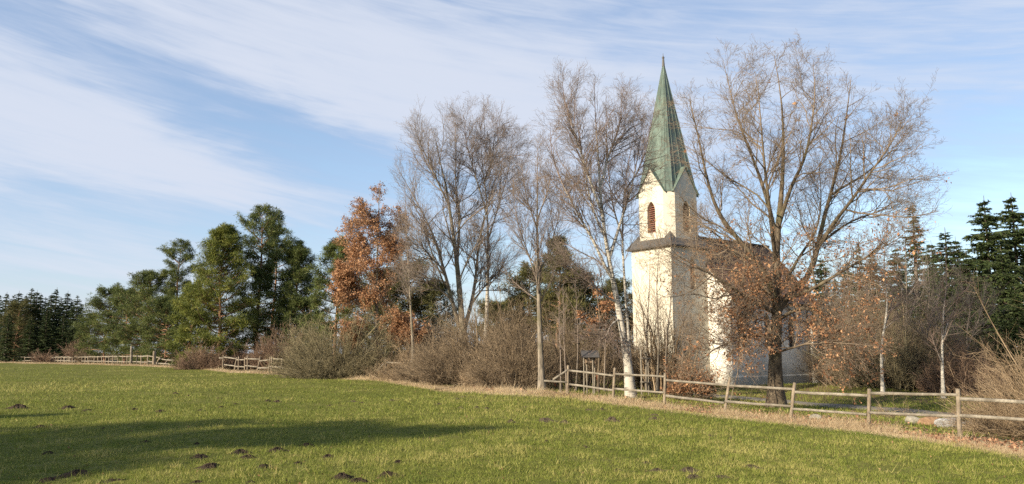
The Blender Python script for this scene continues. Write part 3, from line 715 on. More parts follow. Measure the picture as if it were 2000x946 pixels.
NR_ = [((-0.5,1063,744),(0,1109,747)),((-0.3,1080,742),(0,1110,722)),((0,1112,724),(1,1198,734)),((0,1112,751),(1,1197,762.6)),((1,1201,730.5),(2,1297,736)),((1,1199,759.5),(2,1296,767)),
       ((2,1301,742.6),(3,1424,753.5)),((2,1300,773),(3,1414,787)),((3,1425,753.5),(4,1552,760.5)),((3,1416,784),(4,1545,794)),((4,1552,766),(5,1695,773)),((4,1546,799),(5,1692,810)),
       ((5,1699,768.5),(6,1870,771.6)),((5,1697,806),(6,1871,813.5)),((6,1873,779.5),(7,2076,789)),((6,1874,812),(7,2075,824))]
fence('nearest split rail fence, running past the oak to the boulders', NP_, NR_, 0.057, 0.043)
fence('short bit of rail fence with a slanting brace half swallowed by the thicket', [(753,738,753,701,52.0),(803,733,803,702,51.0),(868,741,868,706,48.0)],
      [((-.2,737,724),(0,753,707)),((-.2,735,724),(0,752,726)),((0,754,708),(1,803,710)),((0,754,727),(1,803,731)),((1,804,711),(2,868,717)),((1,804,732),(2,868,738))], 0.06, 0.05)
def gY(px, py): return float(min(G(px, py)[1], 160))
f3 = [(435,719,436.5,695),(457.5,719,462.5,698),(466,718,466,697),(478,724,478.5,698),(483.5,722,483.5,695),(502,722,508.5,696),(524,724,528,697),(530,722,531,696),(549,722,551,700),(573,720,574,701),(603,722,604,702)]
f3 = [(a,b_,c_,d,80 - (a-435)*0.055) for a, b_, c_, d in f3]
r3 = [((0,428,699.5),(0,436,700)),((0,438,698),(1,461,701)),((0,438,712.5),(1,458,715)),((1,462,703),(3,478,703)),((1,459,716),(3,478,717)),((3,479,701),(5,506,702)),((3,479,714.5),(5,502,717)),
      ((5,507,705.5),(6,527,703)),((5,504,719),(6,524,719)),((6,529,701),(8,550,702)),((6,527,716.5),(8,549,717.5)),((8,551,703.5),(9,573,704)),((8,550,719),(9,573,720)),((9,575,701),(10,604,703)),((9,575,717),(10,604,720))]
fence('weathered rail fence with crooked posts between the reddish bushes', f3, r3, 0.075, 0.07)
xs_ = [93,100,108,114,119,124,127,131,134,137,141.5,146,153,160,166,172.5,184,191,199,206,212,221,230,239,249,257,267,276,288]
f2 = []
for i, x in enumerate(xs_):
    by = 707 + (x-93)/(288-93)*6.3; ty = 697.3 - (x-93)/(288-93)*3.6
    f2.append((x, by, x + [0,.8,1.5,-.3,1,.6][i % 6], ty + rng.uniform(-.5,.6), 152 - (x-93)/195*44))
r2 = []
for i in range(len(f2)-1):
    a, b_ = f2[i], f2[i+1]; j = rng.uniform(-.4,.4)
    h0, h1 = a[1]-a[3], b_[1]-b_[3]
    r2.append(((i, a[2]-.4, a[3]+.13*h0+j), (i+1, b_[2]+.4, b_[3]+.13*h1+j))); r2.append(((i, a[0]-.4, a[1]-.28*h0+j), (i+1, b_[0]+.4, b_[1]-.28*h1+j)))
f2 += [(302,712.5,313,697,105),(316,714,330,701,103),(328,714.5,342,702.5,101),(338,715.5,350,700,99),(350,716,352,695,98)]
n_ = len(xs_)
r2 += [((n_-1,290,695.5),(n_,313,699.5)),((n_-1,289,706),(n_,306,709)),((n_,311,701),(n_+1,330,704)),((n_+1,325,703.5),(n_+2,342,704)),((n_,304,710),(n_+3,345,712)),((n_+4,353,698),(n_+4,367,698.5))]
fence('long pale rail fence, its last posts toppled, before the pines', f2, r2, 0.10, 0.085)
f1 = [(-30,707.5,-30,696.5,160),(17,707,17.5,696.5,158),(48,707.5,49,696,155),(80,707.5,80.5,697,152)]
fence('level two-rail fence in front of the dark spruce wood', f1, [((0,-30,697.5),(1,17,697)),((0,-30,704.5),(1,17,704)),((1,18,697),(2,49,698)),((1,18,704.5),(2,49,705)),((2,49,698.5),(3,81,698.5)),((2,49,704.5),(3,81,704.8)),((3,81,698.5),(3,94,699)),((3,81,705),(3,94,705.2))], 0.11, 0.075)

# ------------------------------------------------------------------ the big bare trees
def zlow(lo, hi, floor=0.06):
    return lambda p, b0: np.clip(1 - sstep(lo, hi, p[:, 2]), floor, 1)*np.clip(0.35 + 0.9*np.sin(p[:, 0]*2.1 + 1)*np.sin(p[:, 1]*1.9)*np.sin(p[:, 2]*2.3) + 0.2, 0.05, 1)
def oakz(p, b0):
    q_ = np.exp(-(((p[:, 0]-9.9)/3.0)**2 + ((p[:, 2]-4.1)/2.2)**2)); r_ = 1 - sstep(3.8, 8.0, p[:, 2]); far_ = 1 - 0.45*sstep(10.9, 11.6, p[:, 0])*sstep(3.6, 3.0, p[:, 2])
    return np.clip((q_*0.22 + 0.62*r_*far_)*(0.12 + 0.88*sstep(7.5, 8.6, p[:, 0])) + 0.007, 0, 1)*np.clip(0.6 + 0.9*np.sin(p[:, 0]*2.1 + 1)*np.sin(p[:, 1]*1.9)*np.sin(p[:, 2]*2.3), 0.06, 1)
Y = 31.0
oak = [([(1516,792,0),(1514,740,0),(1514,680,0),(1517,620,0),(1517,560,.1),(1516,500,.2),(1520,440,.3),(1526,380,.4),(1530,310,.4),(1529,240,.3),(1524,180,.2),(1512,108,0)], .29, .010),
 ([(1516,604,0),(1500,560,-.3),(1470,505,-.7),(1435,455,-1),(1405,405,-1.2),(1383,350,-1.3),(1365,290,-1.3),(1352,235,-1.2),(1346,195,-1.2)], .135, .01),
 ([(1516,475,.2),(1505,415,.8),(1485,350,1.2),(1462,290,1.4),(1440,230,1.6),(1425,170,1.6),(1412,118,1.5)], .10, .008),
 ([(1520,602,0),(1545,567,.4),(1578,535,.8),(1598,480,1.0),(1612,430,1),(1628,370,1),(1640,310,1),(1648,240,1),(1655,185,1),(1662,150,1)], .15, .01),
 ([(1598,482,1),(1630,432,.4),(1665,390,-.4),(1700,340,-.8),(1730,295,-1),(1748,262,-1),(1758,240,-1)], .085, .008),
 ([(1626,380,1),(1680,345,1.6),(1725,310,2),(1745,296,2.2),(1762,290,2.2)], .05, .006),
 ([(1600,478,1),(1660,435,.6),(1720,410,.2),(1745,394,0),(1765,380,0)], .05, .006),
 ([(1532,585,0),(1590,560,-1),(1640,535,-1.6),(1690,505,-2),(1725,474,-2),(1750,462,-2)], .085, .007),
 ([(1520,625,0),(1570,603,-1),(1620,622,-1.8),(1660,660,-2.2),(1690,710,-2.4)], .075, .007),
 ([(1516,612,0),(1470,590,-.8),(1420,555,-1.4),(1370,525,-1.8),(1320,498,-2),(1270,478,-2.1)], .085, .007),
 ([(1513,655,0),(1470,658,-1),(1425,668,-1.6),(1385,690,-2),(1345,730,-2)], .07, .006),
 ([(1521,440,.3),(1545,370,-.4),(1570,310,-.8),(1585,240,-1),(1592,180,-1),(1588,125,-1)], .085, .008),
 ([(1517,515,.2),(1503,430,-1),(1497,360,-1.5),(1492,280,-1.7),(1482,200,-1.7),(1472,135,-1.7)], .085, .008),
 ([(1530,560,.2),(1560,505,2),(1592,450,3),(1605,380,3.5),(1600,300,3.8)], .075, .008),
 ([(1514,690,0),(1545,680,-1.4),(1585,672,-2.4),(1630,690,-3),(1660,735,-3)], .05, .006),
 ([(1513,590,0),(1480,540,1.5),(1440,500,2.4),(1395,470,3),(1350,440,3)], .075, .007)]
g_ = np.random.default_rng(77)
for i in range(7):
    yq = 565 + i*19 + g_.uniform(-6, 6); sg = -1 if i % 3 else 1; ln_ = g_.uniform(55, 125)*(0.62 if sg > 0 else 1); dz = g_.uniform(-30, 30); dpt = g_.uniform(-2.2, 2.0)
    oak.append(([(1516+sg*5,yq,0),(1516+sg*ln_*.4,yq-18,dpt*.4),(1516+sg*ln_*.75,yq-6+dz*.4,dpt*.8),(1516+sg*ln_,yq+16+dz,dpt)], .030, .006))
bare_tree('oak_tree', 'big spreading oak beside the chapel, brown leaves clinging to its lower branches', 'tree', Y, oak, M['bark_oak'],
  [(18, 2.9, 44), (10, 1.45, 44), (8, 0.60, 42), (3, 0.28, 40)], leaf=(M['oakleaf'], 0.105, 0.076, oakz, 5), low=0.13, twig=0.95, up=0.06, wander=0.17)
Y = 34.0
bare_tree('birch_tree', 'large white-barked birch leaning left before the chapel tower', 'tree', Y, [
 ([(1232,748,0),(1223,690,0),(1212,625,0),(1200,560,0),(1188,500,0),(1178,430,0),(1172,370,0),(1168,300,0),(1163,230,0),(1160,155,0)], .175, .008),
 ([(1196,545,0),(1165,482,-.4),(1130,425,-.8),(1102,365,-1),(1080,300,-1),(1073,240,-1)], .07, .006),
 ([(1190,505,0),(1213,435,.6),(1233,365,1),(1248,290,1.2),(1258,215,1.2)], .075, .006),
 ([(1176,415,0),(1150,345,-.5),(1125,270,-.8),(1105,205,-.8),(1098,160,-.8)], .06, .006),
 ([(1172,365,0),(1193,300,.5),(1208,240,.8),(1222,170,1)], .06, .006),
 ([(1184,470,0),(1160,410,1),(1140,330,1.6),(1130,260,1.8),(1125,190,1.8)], .06, .006),
 ([(1203,590,0),(1165,565,-.8),(1120,530,-1.4),(1080,500,-1.8)], .05, .005),
 ([(1210,622,0),(1193,640,-.6),(1172,662,-1),(1130,655,-1.4)], .04, .012)], M['bark_birch'],
 [(34, 2.3, 42), (14, 1.0, 40), (7, 0.44, 38)], twig=0.85, up=0.05, wander=0.15, crown_mat=M['bark_grey'])
Y = 39.0
bare_tree('birch_tree', 'slim birch right behind the leaning one, close to the tower', 'tree', Y, [
 ([(1231,735,0),(1228,660,0),(1222,580,0),(1217,500,0),(1216,430,0),(1222,350,0),(1235,280,0),(1252,185,0)], .085, .008),
 ([(1217,470,0),(1200,410,-.5),(1188,340,-.8),(1185,270,-.8)], .05, .006),
 ([(1220,380,0),(1245,330,.5),(1268,270,.8),(1280,200,.8)], .05, .006)], M['bark_birch'],
 [(28, 2.0, 42), (11, 0.9, 40), (7, 0.38, 38)], twig=0.9, up=0.05, crown_mat=M['bark_grey'])
Y = 36.0
bare_tree('alder_tree', 'tall straight bare tree with a lichen-pale trunk at the end of the thicket', 'tree', Y, [
 ([(1059,768,0),(1056,690,0),(1053,600,0),(1051,520,0),(1049,440,0),(1050,360,0),(1049,285,0)], .155, .008),
 ([(1052,560,0),(1030,490,-.5),(1010,430,-.8),(1003,370,-.9)], .035, .005),
 ([(1051,540,0),(1075,480,.5),(1095,410,.8),(1102,350,.8)], .035, .005),
 ([(1050,450,0),(1030,390,.6),(1018,320,.9)], .035, .005),
 ([(1050,430,0),(1070,370,-.5),(1080,310,-.8)], .035, .005)], M['bark_grey'],
 [(36, 2.0, 40), (12, 0.9, 38), (6, 0.4, 38)], twig=0.85, up=0.10)
Y = 47.0
bare_tree('ash_tree', 'wide many-stemmed bare tree rising out of the thicket', 'tree', Y, [
 ([(908,735,0),(905,670,0),(900,600,0),(893,520,0),(884,450,0),(872,370,0),(858,310,0),(847,255,0)], .26, .01),
 ([(897,640,0),(882,585,-.4),(868,530,-.7),(850,470,-1),(825,415,-1.2),(800,370,-1.3),(778,330,-1.3)], .13, .008),
 ([(906,655,0),(917,600,.4),(926,545,.7),(935,490,1),(948,430,1.2),(965,370,1.2),(985,310,1.2)], .14, .008),
 ([(884,590,-.4),(860,566,-1),(835,552,-1.5),(805,545,-2),(780,530,-2)], .08, .006),
 ([(893,520,0),(895,450,1),(893,380,1.5),(890,310,1.8),(888,240,1.8)], .10, .008),
 ([(868,530,-.7),(840,500,-1.6),(815,470,-2.2),(790,440,-2.4)], .06, .006),
 ([(917,600,.4),(945,560,1.2),(975,530,1.6),(1005,500,1.8)], .07, .006),
 ([(876,400,0),(850,345,-.6),(825,290,-.9),(808,250,-1)], .06, .006)], M['bark_ash'],
 [(32, 3.3, 38), (13, 1.4, 38), (7, 0.58, 38)], twig=1.0, up=0.09, wander=0.15)
bare_tree('birch_tree', 'high birch with a domed misty crown behind the many-stemmed tree', 'tree', 50.0, [
 ([(945,735,0),(948,670,0),(951,600,0),(953,520,0),(953,450,0),(949,380,0),(941,310,0),(936,228,0)], .17, .008),
 ([(952,470,0),(975,400,.6),(993,330,1),(1003,260,1)], .06, .006),
 ([(951,420,0),(930,350,-.6),(912,280,-.9),(905,225,-.9)], .06, .006),
 ([(946,360,0),(962,300,.8),(972,230,1),],.06,.006)], M['bark_birch'],
 [(38, 3.0, 42), (14, 1.4, 40), (9, 0.58, 40)], twig=1.0, up=0.02, wander=0.17, crown_mat=M['bark_grey'])
bare_tree('birch_tree', 'thin pale young birch at the right edge of the russet-leaved tree', 'tree', 51.0, [
 ([(808,722,0),(805,650,0),(801,580,0),(797,510,0),(794,440,0),(790,350,0)], .10, .008)], M['bark_grey'],
 [(44, 2.0, 40), (8, 0.8, 38), (5, 0.42, 38)], twig=1.1, up=0.10)
# the tree that kept its leaves
def rus(p, b0):
    h = p[:, 2] - b0[2]; return np.clip(0.30 + 0.75*sstep(12.5, 8.0, h), 0, 1)*np.clip(sstep(0.8, 2.2, h), 0.0, 1)*np.clip(0.75 + 0.5*np.sin(p[:, 0]*1.7)*np.sin(p[:, 2]*1.9 + p[:, 1]), 0.3, 1)
bare_tree('beech_tree', 'narrow tree still full of russet leaves, between pine and bare trees', 'tree', 56.0, [
 ([(733,735,0),(734,660,0),(736,580,0),(737,500,0),(739,430,0),(742,352,0)], .17, .01),
 ([(735,640,0),(705,600,-.8),(682,560,-1.2),(672,520,-1.2)], .05, .008),
 ([(735,650,0),(765,640,-1),(795,650,-1.6),(830,655,-1.8)], .05, .008),
 ([(736,560,0),(760,510,.6),(775,460,.9),(778,410,.9)], .05, .008),
 ([(736,580,0),(712,520,.8),(700,470,1),(697,430,1)], .05, .008),
 ([(735,660,0),(708,650,-1.2),(690,655,-1.8),(682,680,-2)], .05, .008),
 ([(738,480,0),(718,430,-.6),(708,395,-.8)], .04, .006)], M['bark_ash'],
 [(40, 1.9, 52), (12, 0.90, 46), (5, 0.42, 42)], leaf=(M['russet'], 0.50, 0.095, rus, 6), twig=1.1, up=0.05)
bare_tree('oak_sapling', 'young oak with a few rusty leaves left of the leaning birch', 'tree', 37.0, [
 ([(1168,765,0),(1170,700,0),(1172,640,0),(1168,590,0),(1160,530,0)], .055, .008),
 ([(1171,660,0),(1150,630,-.4),(1130,615,-.6)], .025, .006), ([(1171,640,0),(1188,600,.3),(1200,580,.4)], .025, .006)], M['bark_oak'],
 [(10, 1.1, 52), (6, 0.5, 45), (4, 0.25, 42)], leaf=(M['oakleaf'], 0.30, 0.10, lambda p, b0: sstep(2.0, 3.4, p[:, 2]-b0[2])*sstep(6.5, 5.0, p[:, 2]-b0[2]), 3), twig=1.0)
# saplings and small trees behind the fence
SAP = [(1095,765,560,1092,33.8,'greyish sapling between the straight pale trunk and the first fence post',.030),(1107,770,560,1100,34.5,'thin whitish sapling bending just left of the first fence post',.028),(1125,760,520,1122,38,'straight sapling left of the bird table',.035),
       (1180,762,540,1184,38,'sapling growing between bird table and leaning birch',.035),(1262,765,470,1270,39,'leftmost of the slender stems before the tower',.05),(1283,768,455,1290,38,'straight slender stem before the middle of the tower',.05),(1300,770,480,1312,38.5,'slender stem before the corner of the tower',.045),
       (1326,772,530,1338,38,'rightmost of the slender stems before the tower',.04)]
for px, by, ty, tx, Yq, lab, r in SAP:
    bare_tree('sapling', lab, 'tree', Yq, [([(px,by,0),((px*2+tx)/3+rng.normal(0,2),(by*2+ty)/3,0),((px+tx*2)/3+rng.normal(0,2),(by+ty*2)/3,0),(tx,ty,0)], r, .006)], M['bark_grey'],
      [(16, 1.3, 36), (6, 0.55, 36), (4, 0.28, 36)], group='saplings behind the near fence', twig=0.95)
# right-hand bare wood
RB = [(1842,770,480,1846,38,.075,'pale straight birch trunk standing in the wood at the right','birch_tree','bark_birch'),(1724,765,430,1735,40,.075,'crooked pale birch trunk right of the oak','birch_tree','bark_birch'),
      (1655,760,440,1660,55,.08,'bare woodland tree just right of the chapel','bare_tree','bark_grey'),(1690,760,470,1700,45,.08,'bare woodland tree behind the drooping oak branches','bare_tree','bark_grey'),
      (1772,760,420,1765,50,.09,'bare woodland tree between the two pale birches','bare_tree','bark_grey'),(1806,765,500,1810,44,.07,'bare woodland tree just left of the straight pale birch','bare_tree','bark_ash'),
      (1612,755,500,1606,58,.08,'bare woodland tree half hidden by the chapel corner','bare_tree','bark_ash'),(1890,770,540,1886,42,.06,'bare woodland tree before the tall spruces','bare_tree','bark_ash')]
for px, by, ty, tx, Yq, r, lab, nm, bk in RB:
    mid = [(px + (tx-px)*f + rng.normal(0, 4), by + (ty-by)*f, 0) for f in (0.25, 0.5, 0.75)]
    st = [([(px,by,0)] + mid + [(tx,ty,0)], r, .008)]
    for s in (-1, 1):
        y0 = by + (ty-by)*(0.28 + 0.1*s); st.append(([(px+(tx-px)*.3,y0,0),(px+s*22,y0-60,s*.5),(px+s*38,y0-130,s*.8)], r*.42, .006))
    bare_tree(nm, lab, 'tree', Yq, st, M[bk], [(20, 2.2, 46), (9, 1.05, 42), (5, 0.45, 38)], twig=1.0, up=0.08, crown_mat=M['bark_ash' if bk == 'bark_ash' else 'bark_grey'])

# ------------------------------------------------------------------ conifers
def P_prof(wid, shape, bias=None):
    def f(h, a):
        v = wid*float(np.interp(h, [s[0] for s in shape], [s[1] for s in shape]))
        if bias: v *= 1 + bias[0]*math.cos(a - bias[1])
        return v
    return f
def pine(px, Yq, py_top, width, label, needle, seed, shape, nb_=46, clear=0.1, bias=None, lean=(0,0), tuft=10, group='pines in the meadow\'s far corner', **k):
    b0 = base_at(px, Yq); h = height_at(py_top, Yq) - b0[2]
    bl = pine_mesh(h, P_prof(width/2, shape, bias), seed, nb_, tuft, clear, lean, **k)
    return conifer('pine_tree', label, 'tree', b0, bl, M['bark_pine'], needle, group)
CON = [(0,.75),(.15,1),(.45,.92),(.7,.62),(.88,.36),(1,.12)]
ROUND = [(0,.6),(.2,.95),(.5,1),(.75,.85),(.9,.6),(1,.3)]
TALL = [(0,1.05),(.2,1.1),(.4,.95),(.55,.62),(.62,.50),(.75,.62),(.88,.62),(1,.25)]
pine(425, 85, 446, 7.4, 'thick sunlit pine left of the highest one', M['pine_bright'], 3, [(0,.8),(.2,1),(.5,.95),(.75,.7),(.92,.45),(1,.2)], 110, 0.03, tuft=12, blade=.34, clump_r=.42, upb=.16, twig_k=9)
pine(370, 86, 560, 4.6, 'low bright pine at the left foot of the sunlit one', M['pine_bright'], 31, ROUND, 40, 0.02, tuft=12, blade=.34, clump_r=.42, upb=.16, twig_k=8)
pine(500, 89, 410, 8.4, 'highest pine of the left group, orange trunk showing', M['pine'], 4, [(0,1),(.25,1),(.42,.7),(.52,.34),(.60,.30),(.68,.55),(.8,.72),(.92,.55),(1,.25)], 64, 0.12, tuft=12, blade=.34, clump_r=.40, twig_k=9)
pine(572, 90, 478, 6.6, 'dark pine on the right flank of the left group', M['pine'], 5, [(0,1.25),(.2,1.15),(.4,.95),(.6,.75),(.85,.55),(1,.2)], 84, 0.08, bias=(.15,-.5), tuft=12, blade=.34, clump_r=.40, twig_k=9)
pine(530, 95, 445, 6.5, 'shadowy pine behind the highest one', M['pine'], 41, ROUND, 50, 0.1, tuft=11, blade=.34, clump_r=.40, twig_k=9)
pine(590, 88, 590, 6.0, 'low spreading pine at the right end of the left group', M['pine'], 42, ROUND, 36, 0.1, tuft=11, blade=.34, clump_r=.40)
pine(340, 120, 478, 10.2, 'layered pine with a tall open top', M['pine'], 6, [(0,1),(.25,1.0),(.45,.75),(.55,.50),(.62,.34),(.72,.46),(.85,.52),(1,.30)], 60, 0.08, tuft=11, blade=.36, clump_r=.40, twig_k=9)
pine(285, 121, 536, 9.8, 'broad rounded pine below the layered one', M['pine'], 7, ROUND, 80, 0.06, tuft=11, blade=.36, clump_r=.42, twig_k=9)
pine(322, 116, 590, 8.6, 'low pine standing before the layered one', M['pine'], 71, ROUND, 64, 0.04, tuft=11, blade=.36, clump_r=.42, twig_k=9)
pine(205, 138, 568, 10.2, 'leftmost of the meadow pines, its trunk pale', M['pine'], 8, [(0,.5),(.2,.8),(.45,1),(.7,.8),(.9,.5),(1,.25)], 54, 0.14, tuft=11, blade=.40, clump_r=.46, twig_k=9)
pine(243, 132, 572, 8.2, 'pine second from the left among the meadow pines', M['pine'], 81, ROUND, 60, 0.1, tuft=11, blade=.40, clump_r=.46, twig_k=9)
pine(172, 150, 615, 6.6, 'small pine at the left foot of the leftmost meadow pine', M['pine'], 82, CON, 36, 0.08, tuft=10, blade=.40, clump_r=.46)
pine(655, 74, 470, 6.0, 'pine with long level boughs behind the russet tree', M['pine'], 9, [(0,.8),(.25,1.1),(.4,.95),(.6,.72),(.8,.6),(1,.25)], 46, 0.22, tuft=12, blade=.34, clump_r=.36, twig_k=8, group='pines behind the bare trees')
pine(28, 163, 596, 9.0, 'paler pine in front of the dark spruce wood', M['pine_olive'], 10, ROUND, 50, 0.08, tuft=10, blade=.44, clump_r=.5, group='pines behind the bare trees')
for i, (px, Yq, top, wd_, lab) in enumerate([(795,74,520,7.5,'olive pine behind the thin pale birch'),(845,76,560,7.0,'low olive pine behind the left limbs of the many-stemmed tree'),(1092,62,466,5.4,'pointed olive pine between straight trunk and leaning birch'),
      (1035,66,528,5.6,'olive pine left of the straight pale trunk'),(1130,64,545,5.5,'olive pine just left of the leaning birch'),(985,70,600,6,'low olive pine behind the thicket'),(740,72,540,7,'olive pine hidden behind the russet leaves'),
      (1205,70,560,6,'olive pine behind the leaning birch')]):
    pine(px, Yq, top, wd_, lab, M['pine_olive'], 20+i, CON if i == 2 else ROUND, 46, 0.05, tuft=11, blade=.32, clump_r=.38, twig_k=9, group='pines behind the bare trees')

SP = [spruce_mesh(16, 2.7, 101, 0.8, 0.02), spruce_mesh(16, 2.3, 102, 0.8, 0.02), spruce_mesh(16, 3.0, 103, 0.8, 0.03)]
protos = []
def spruce(px, Yq, py_top, label, kind, group, wscale=1.0, name='spruce_tree'):
    b0 = base_at(px, Yq); h = height_at(py_top, Yq) - b0[2]; s = h/16.0
    while len(protos) <= kind: protos.append(None)
    if protos[kind] is None:
        o = conifer(name, label, 'tree', b0, SP[kind], M['bark_spruce'], M['spruce'], group); protos[kind] = o
    else:
        o = copy_tree(protos[kind]); o.location = tuple(b0); tag(o, label, 'tree', group)
    o.rotation_euler = (0, 0, rng.random()*6.28); o.scale = (s*wscale, s*wscale, s)
    return o
ORD = ['first','second','third','fourth','fifth','sixth','seventh','eighth','ninth','tenth','eleventh','twelfth','thirteenth','fourteenth','fifteenth','sixteenth','seventeenth','eighteenth','nineteenth','twentieth']
fl = [(-14,175,572),(2,172,570),(16,170,575),(27,178,568),(40,168,574),(51,174,562),(61,166,566),(70,172,572),(80,176,580),(90,166,572),(99,170,561),(111,174,580),(122,168,568),(132,172,586),(142,165,576),(152,168,590)]
for i, (px, Yq, top) in enumerate(fl):
    spruce(px, Yq, top, 'dark spruce of the far left wood, its treetop %s from the left' % ORD[i], i % 3, 'spruces of the far left wood', 1.9)
for i, (px, top) in enumerate([(10,610),(55,618),(85,605),(118,612),(146,622),(160,632)]):
    spruce(px, 156+i, top, 'lower dark spruce at the front of the far left wood, %s from the left' % ORD[i], (i+1) % 3, 'spruces of the far left wood', 2.3)
SP += [spruce_mesh(16, 4.6, 111, 1.5, 0.02), spruce_mesh(16, 2.1, 112, 0.75, 0.08, 0.2)]
for px, Yq, top, k, ws, lab in [(1948,56,382,3,1.4,'tallest spruce at the right, bushy and green'),(2003,60,376,3,1.4,'spruce cut by the right edge of the photo'),(1864,62,444,0,1.9,'slim dark spruce left of the tallest one'),(1802,66,393,4,1.7,'thin spruce with a gappy crown above the right wood'),
      (1905,54,490,3,1.5,'lower spruce between the slim and the tallest spruce'),(1690,68,468,1,1.1,'dark spruce whose tip shows through the right side of the oak'),(1975,50,480,3,1.4,'spruce in front of the tallest one near the right edge'),
      (1745,70,520,0,1.2,'dark spruce behind the crooked birch trunk'),(1830,58,520,3,1.0,'spruce behind the straight birch trunk'),(1640,74,540,1,1.3,'dark spruce behind the bare wood right of the chapel'),(1780,58,560,3,1.2,'low spruce deep in the right wood')]:
    spruce(px, Yq, top, lab, k, 'spruces of the right wood', ws)
for i, (px, Yq, top) in enumerate([(700,95,640),(760,92,615),(830,96,630),(885,98,640),(930,92,648),(985,90,640),(1030,85,630),(1080,78,625),(1115,72,600),(1150,80,610),(1190,76,600),(1225,82,605),(1590,85,600),(1555,90,600)]):
    spruce(px, Yq, top, 'dark spruce deep behind the bare trees, %s from the left' % ORD[i], i % 3, 'dark spruces behind the bare trees', 1.5)
for px, Yq, top, lab in [(1880,50,560,'low green spruce left behind the willow bush'),(1935,47,540,'low green spruce right behind the willow bush'),(1995,46,560,'low spruce at the right edge above the willow bush')]:
    spruce(px, Yq, top, lab, 3, 'spruces of the right wood', 1.3)
for px, Yq, top, k, lab in [(1615,80,500,3,'rounded dark spruce behind the chapel corner'),(1665,84,508,3,'dark spruce between the chapel corner and the crooked birch, far back'),(1715,78,490,3,'dark spruce far back behind the crooked birch'),(1765,82,478,3,'dark spruce far back left of the thin gappy spruce'),
      (1835,76,470,3,'dark spruce far back between thin and slim spruces'),(1885,72,462,3,'dark spruce far back right of the slim spruce'),(1580,88,540,3,'low dark spruce just behind the nave')]:
    spruce(px, Yq, top, lab, k, 'spruces of the right wood', 1.25)
for px, Yq, top, lab in [(1690,62,560,'mid green spruce among the bare trees, behind the drooping oak boughs'),(1745,60,575,'mid green spruce among the bare trees, left of the low deep spruce'),(1815,53,560,'mid green spruce just behind the straight birch trunk'),(1862,52,545,'mid green spruce between the straight birch and the willow bush')]:
    spruce(px, Yq, top, lab, 3, 'spruces of the right wood', 1.3)
spruce(641, 120, 614, 'tiny far spruce showing in the gap beside the level pine boughs', 1, None, 1.3)
spruce(626, 125, 628, 'tiny far spruce, lower of the two in the gap', 2, None, 1.3)

# ------------------------------------------------------------------ shrubs
shrub('shrub', 'large rounded olive-brown bush before the russet tree', 662, 53.5, 7.0, 5.4, 250, M['tw_olive'], k=(10, 9), r=1.25, ang0=88, up=0.02, depth=4.5, spread=0.5)
shrub('shrub', 'bush left of the large rounded one, paler and lower', 606, 60, 5.0, 4.6, 140, M['tw_olive'], k=(9, 8), r=1.3, ang0=80, depth=3.5, spread=0.5)
shrub('shrub', 'broad purplish-brown thicket in front of the many-stemmed tree', 925, 43, 6.4, 5.3, 250, M['tw_brown'], k=(10, 8), r=1.1, ang0=78, up=0.03, depth=3.5, spread=0.6)
shrub('shrub', 'brown thicket spilling over the meadow edge left of the straight trunk', 1005, 38, 3.6, 4.3, 150, M['tw_brown'], k=(10, 8), r=1.0, ang0=70, depth=2.6, spread=0.7)
shrub('shrub', 'low brown thicket right of the braced bit of fence', 850, 46, 4.4, 3.2, 150, M['tw_brown'], k=(10, 8), r=1.1, ang0=80, depth=3, spread=0.6)
shrub('shrub', 'brambly tangle at the foot of the thin pale birch', 775, 53.5, 4.6, 3.4, 130, M['tw_brown'], k=(9, 8), r=1.2, ang0=78, depth=3, spread=0.6)
shrub('shrub', 'brown straggling bush left of the straight pale trunk, in front', 975, 40, 3.4, 2.6, 110, M['tw_tan'], k=(9, 7), r=1.0, ang0=82, up=0.02, depth=2.2, spread=0.8, wander=0.2)
shrub('shrub', 'straggling bush between braced fence and thicket', 815, 49, 4.0, 2.6, 100, M['tw_tan'], k=(9, 7), r=1.1, ang0=82, up=0.02, depth=2.2, spread=0.8, wander=0.2)
shrub('shrub', 'grey bare bush behind the thicket', 850, 56, 4.4, 5.2, 100, M['tw_grey'], k=(9, 8), r=1.25, ang0=60, depth=3.5)
shrub('shrub', 'tall rusty thicket left of the straight pale trunk', 1010, 46, 4.5, 6.0, 130, M['tw_brown'], k=(9, 8), r=1.1, ang0=48, depth=3.5, spread=0.9)
shrub('shrub', 'slender thicket behind the bird table', 1130, 41, 4.6, 5.2, 100, M['tw_brown'], k=(8, 7), r=1.0, ang0=40, depth=3, spread=0.95)
shrub('shrub', 'brown thicket at the foot of the tower', 1278, 42.5, 2.8, 3.2, 190, M['tw_brown'], k=(9, 8), r=1.0, ang0=45, depth=1.6, spread=0.95)
shrub('shrub', 'upright twiggy bush before the tower wall', 1290, 40.5, 3.0, 6.4, 42, M['tw_tan'], k=(9, 7), r=0.95, ang0=30, depth=2, spread=0.7)
shrub('beech_bush', 'bush full of orange-brown leaves before the chapel\'s front wall', 1345, 34, 2.3, 2.9, 60, M['tw_brown'], k=(8, 7), r=0.9, ang0=70, depth=1.8, leaf=(M['oakleaf'], 3200, 0.085, (0.4, 3)), spread=0.4)
shrub('shrub', 'reddish bush at the fence\'s gap beside the pines', 395, 82, 4.6, 3.4, 120, M['tw_red'], k=(9, 8), r=1.8, ang0=80, depth=3, spread=0.6)
shrub('shrub', 'low reddish bush behind the crooked fence posts', 470, 84, 6.0, 3.6, 150, M['tw_red'], k=(9, 8), r=1.8, ang0=80, depth=3, spread=0.7)
shrub('shrub', 'tall reddish bush under the dark pines', 548, 82, 6.0, 5.6, 150, M['tw_red'], k=(9, 8), r=1.8, ang0=58, depth=3.5, spread=0.7)
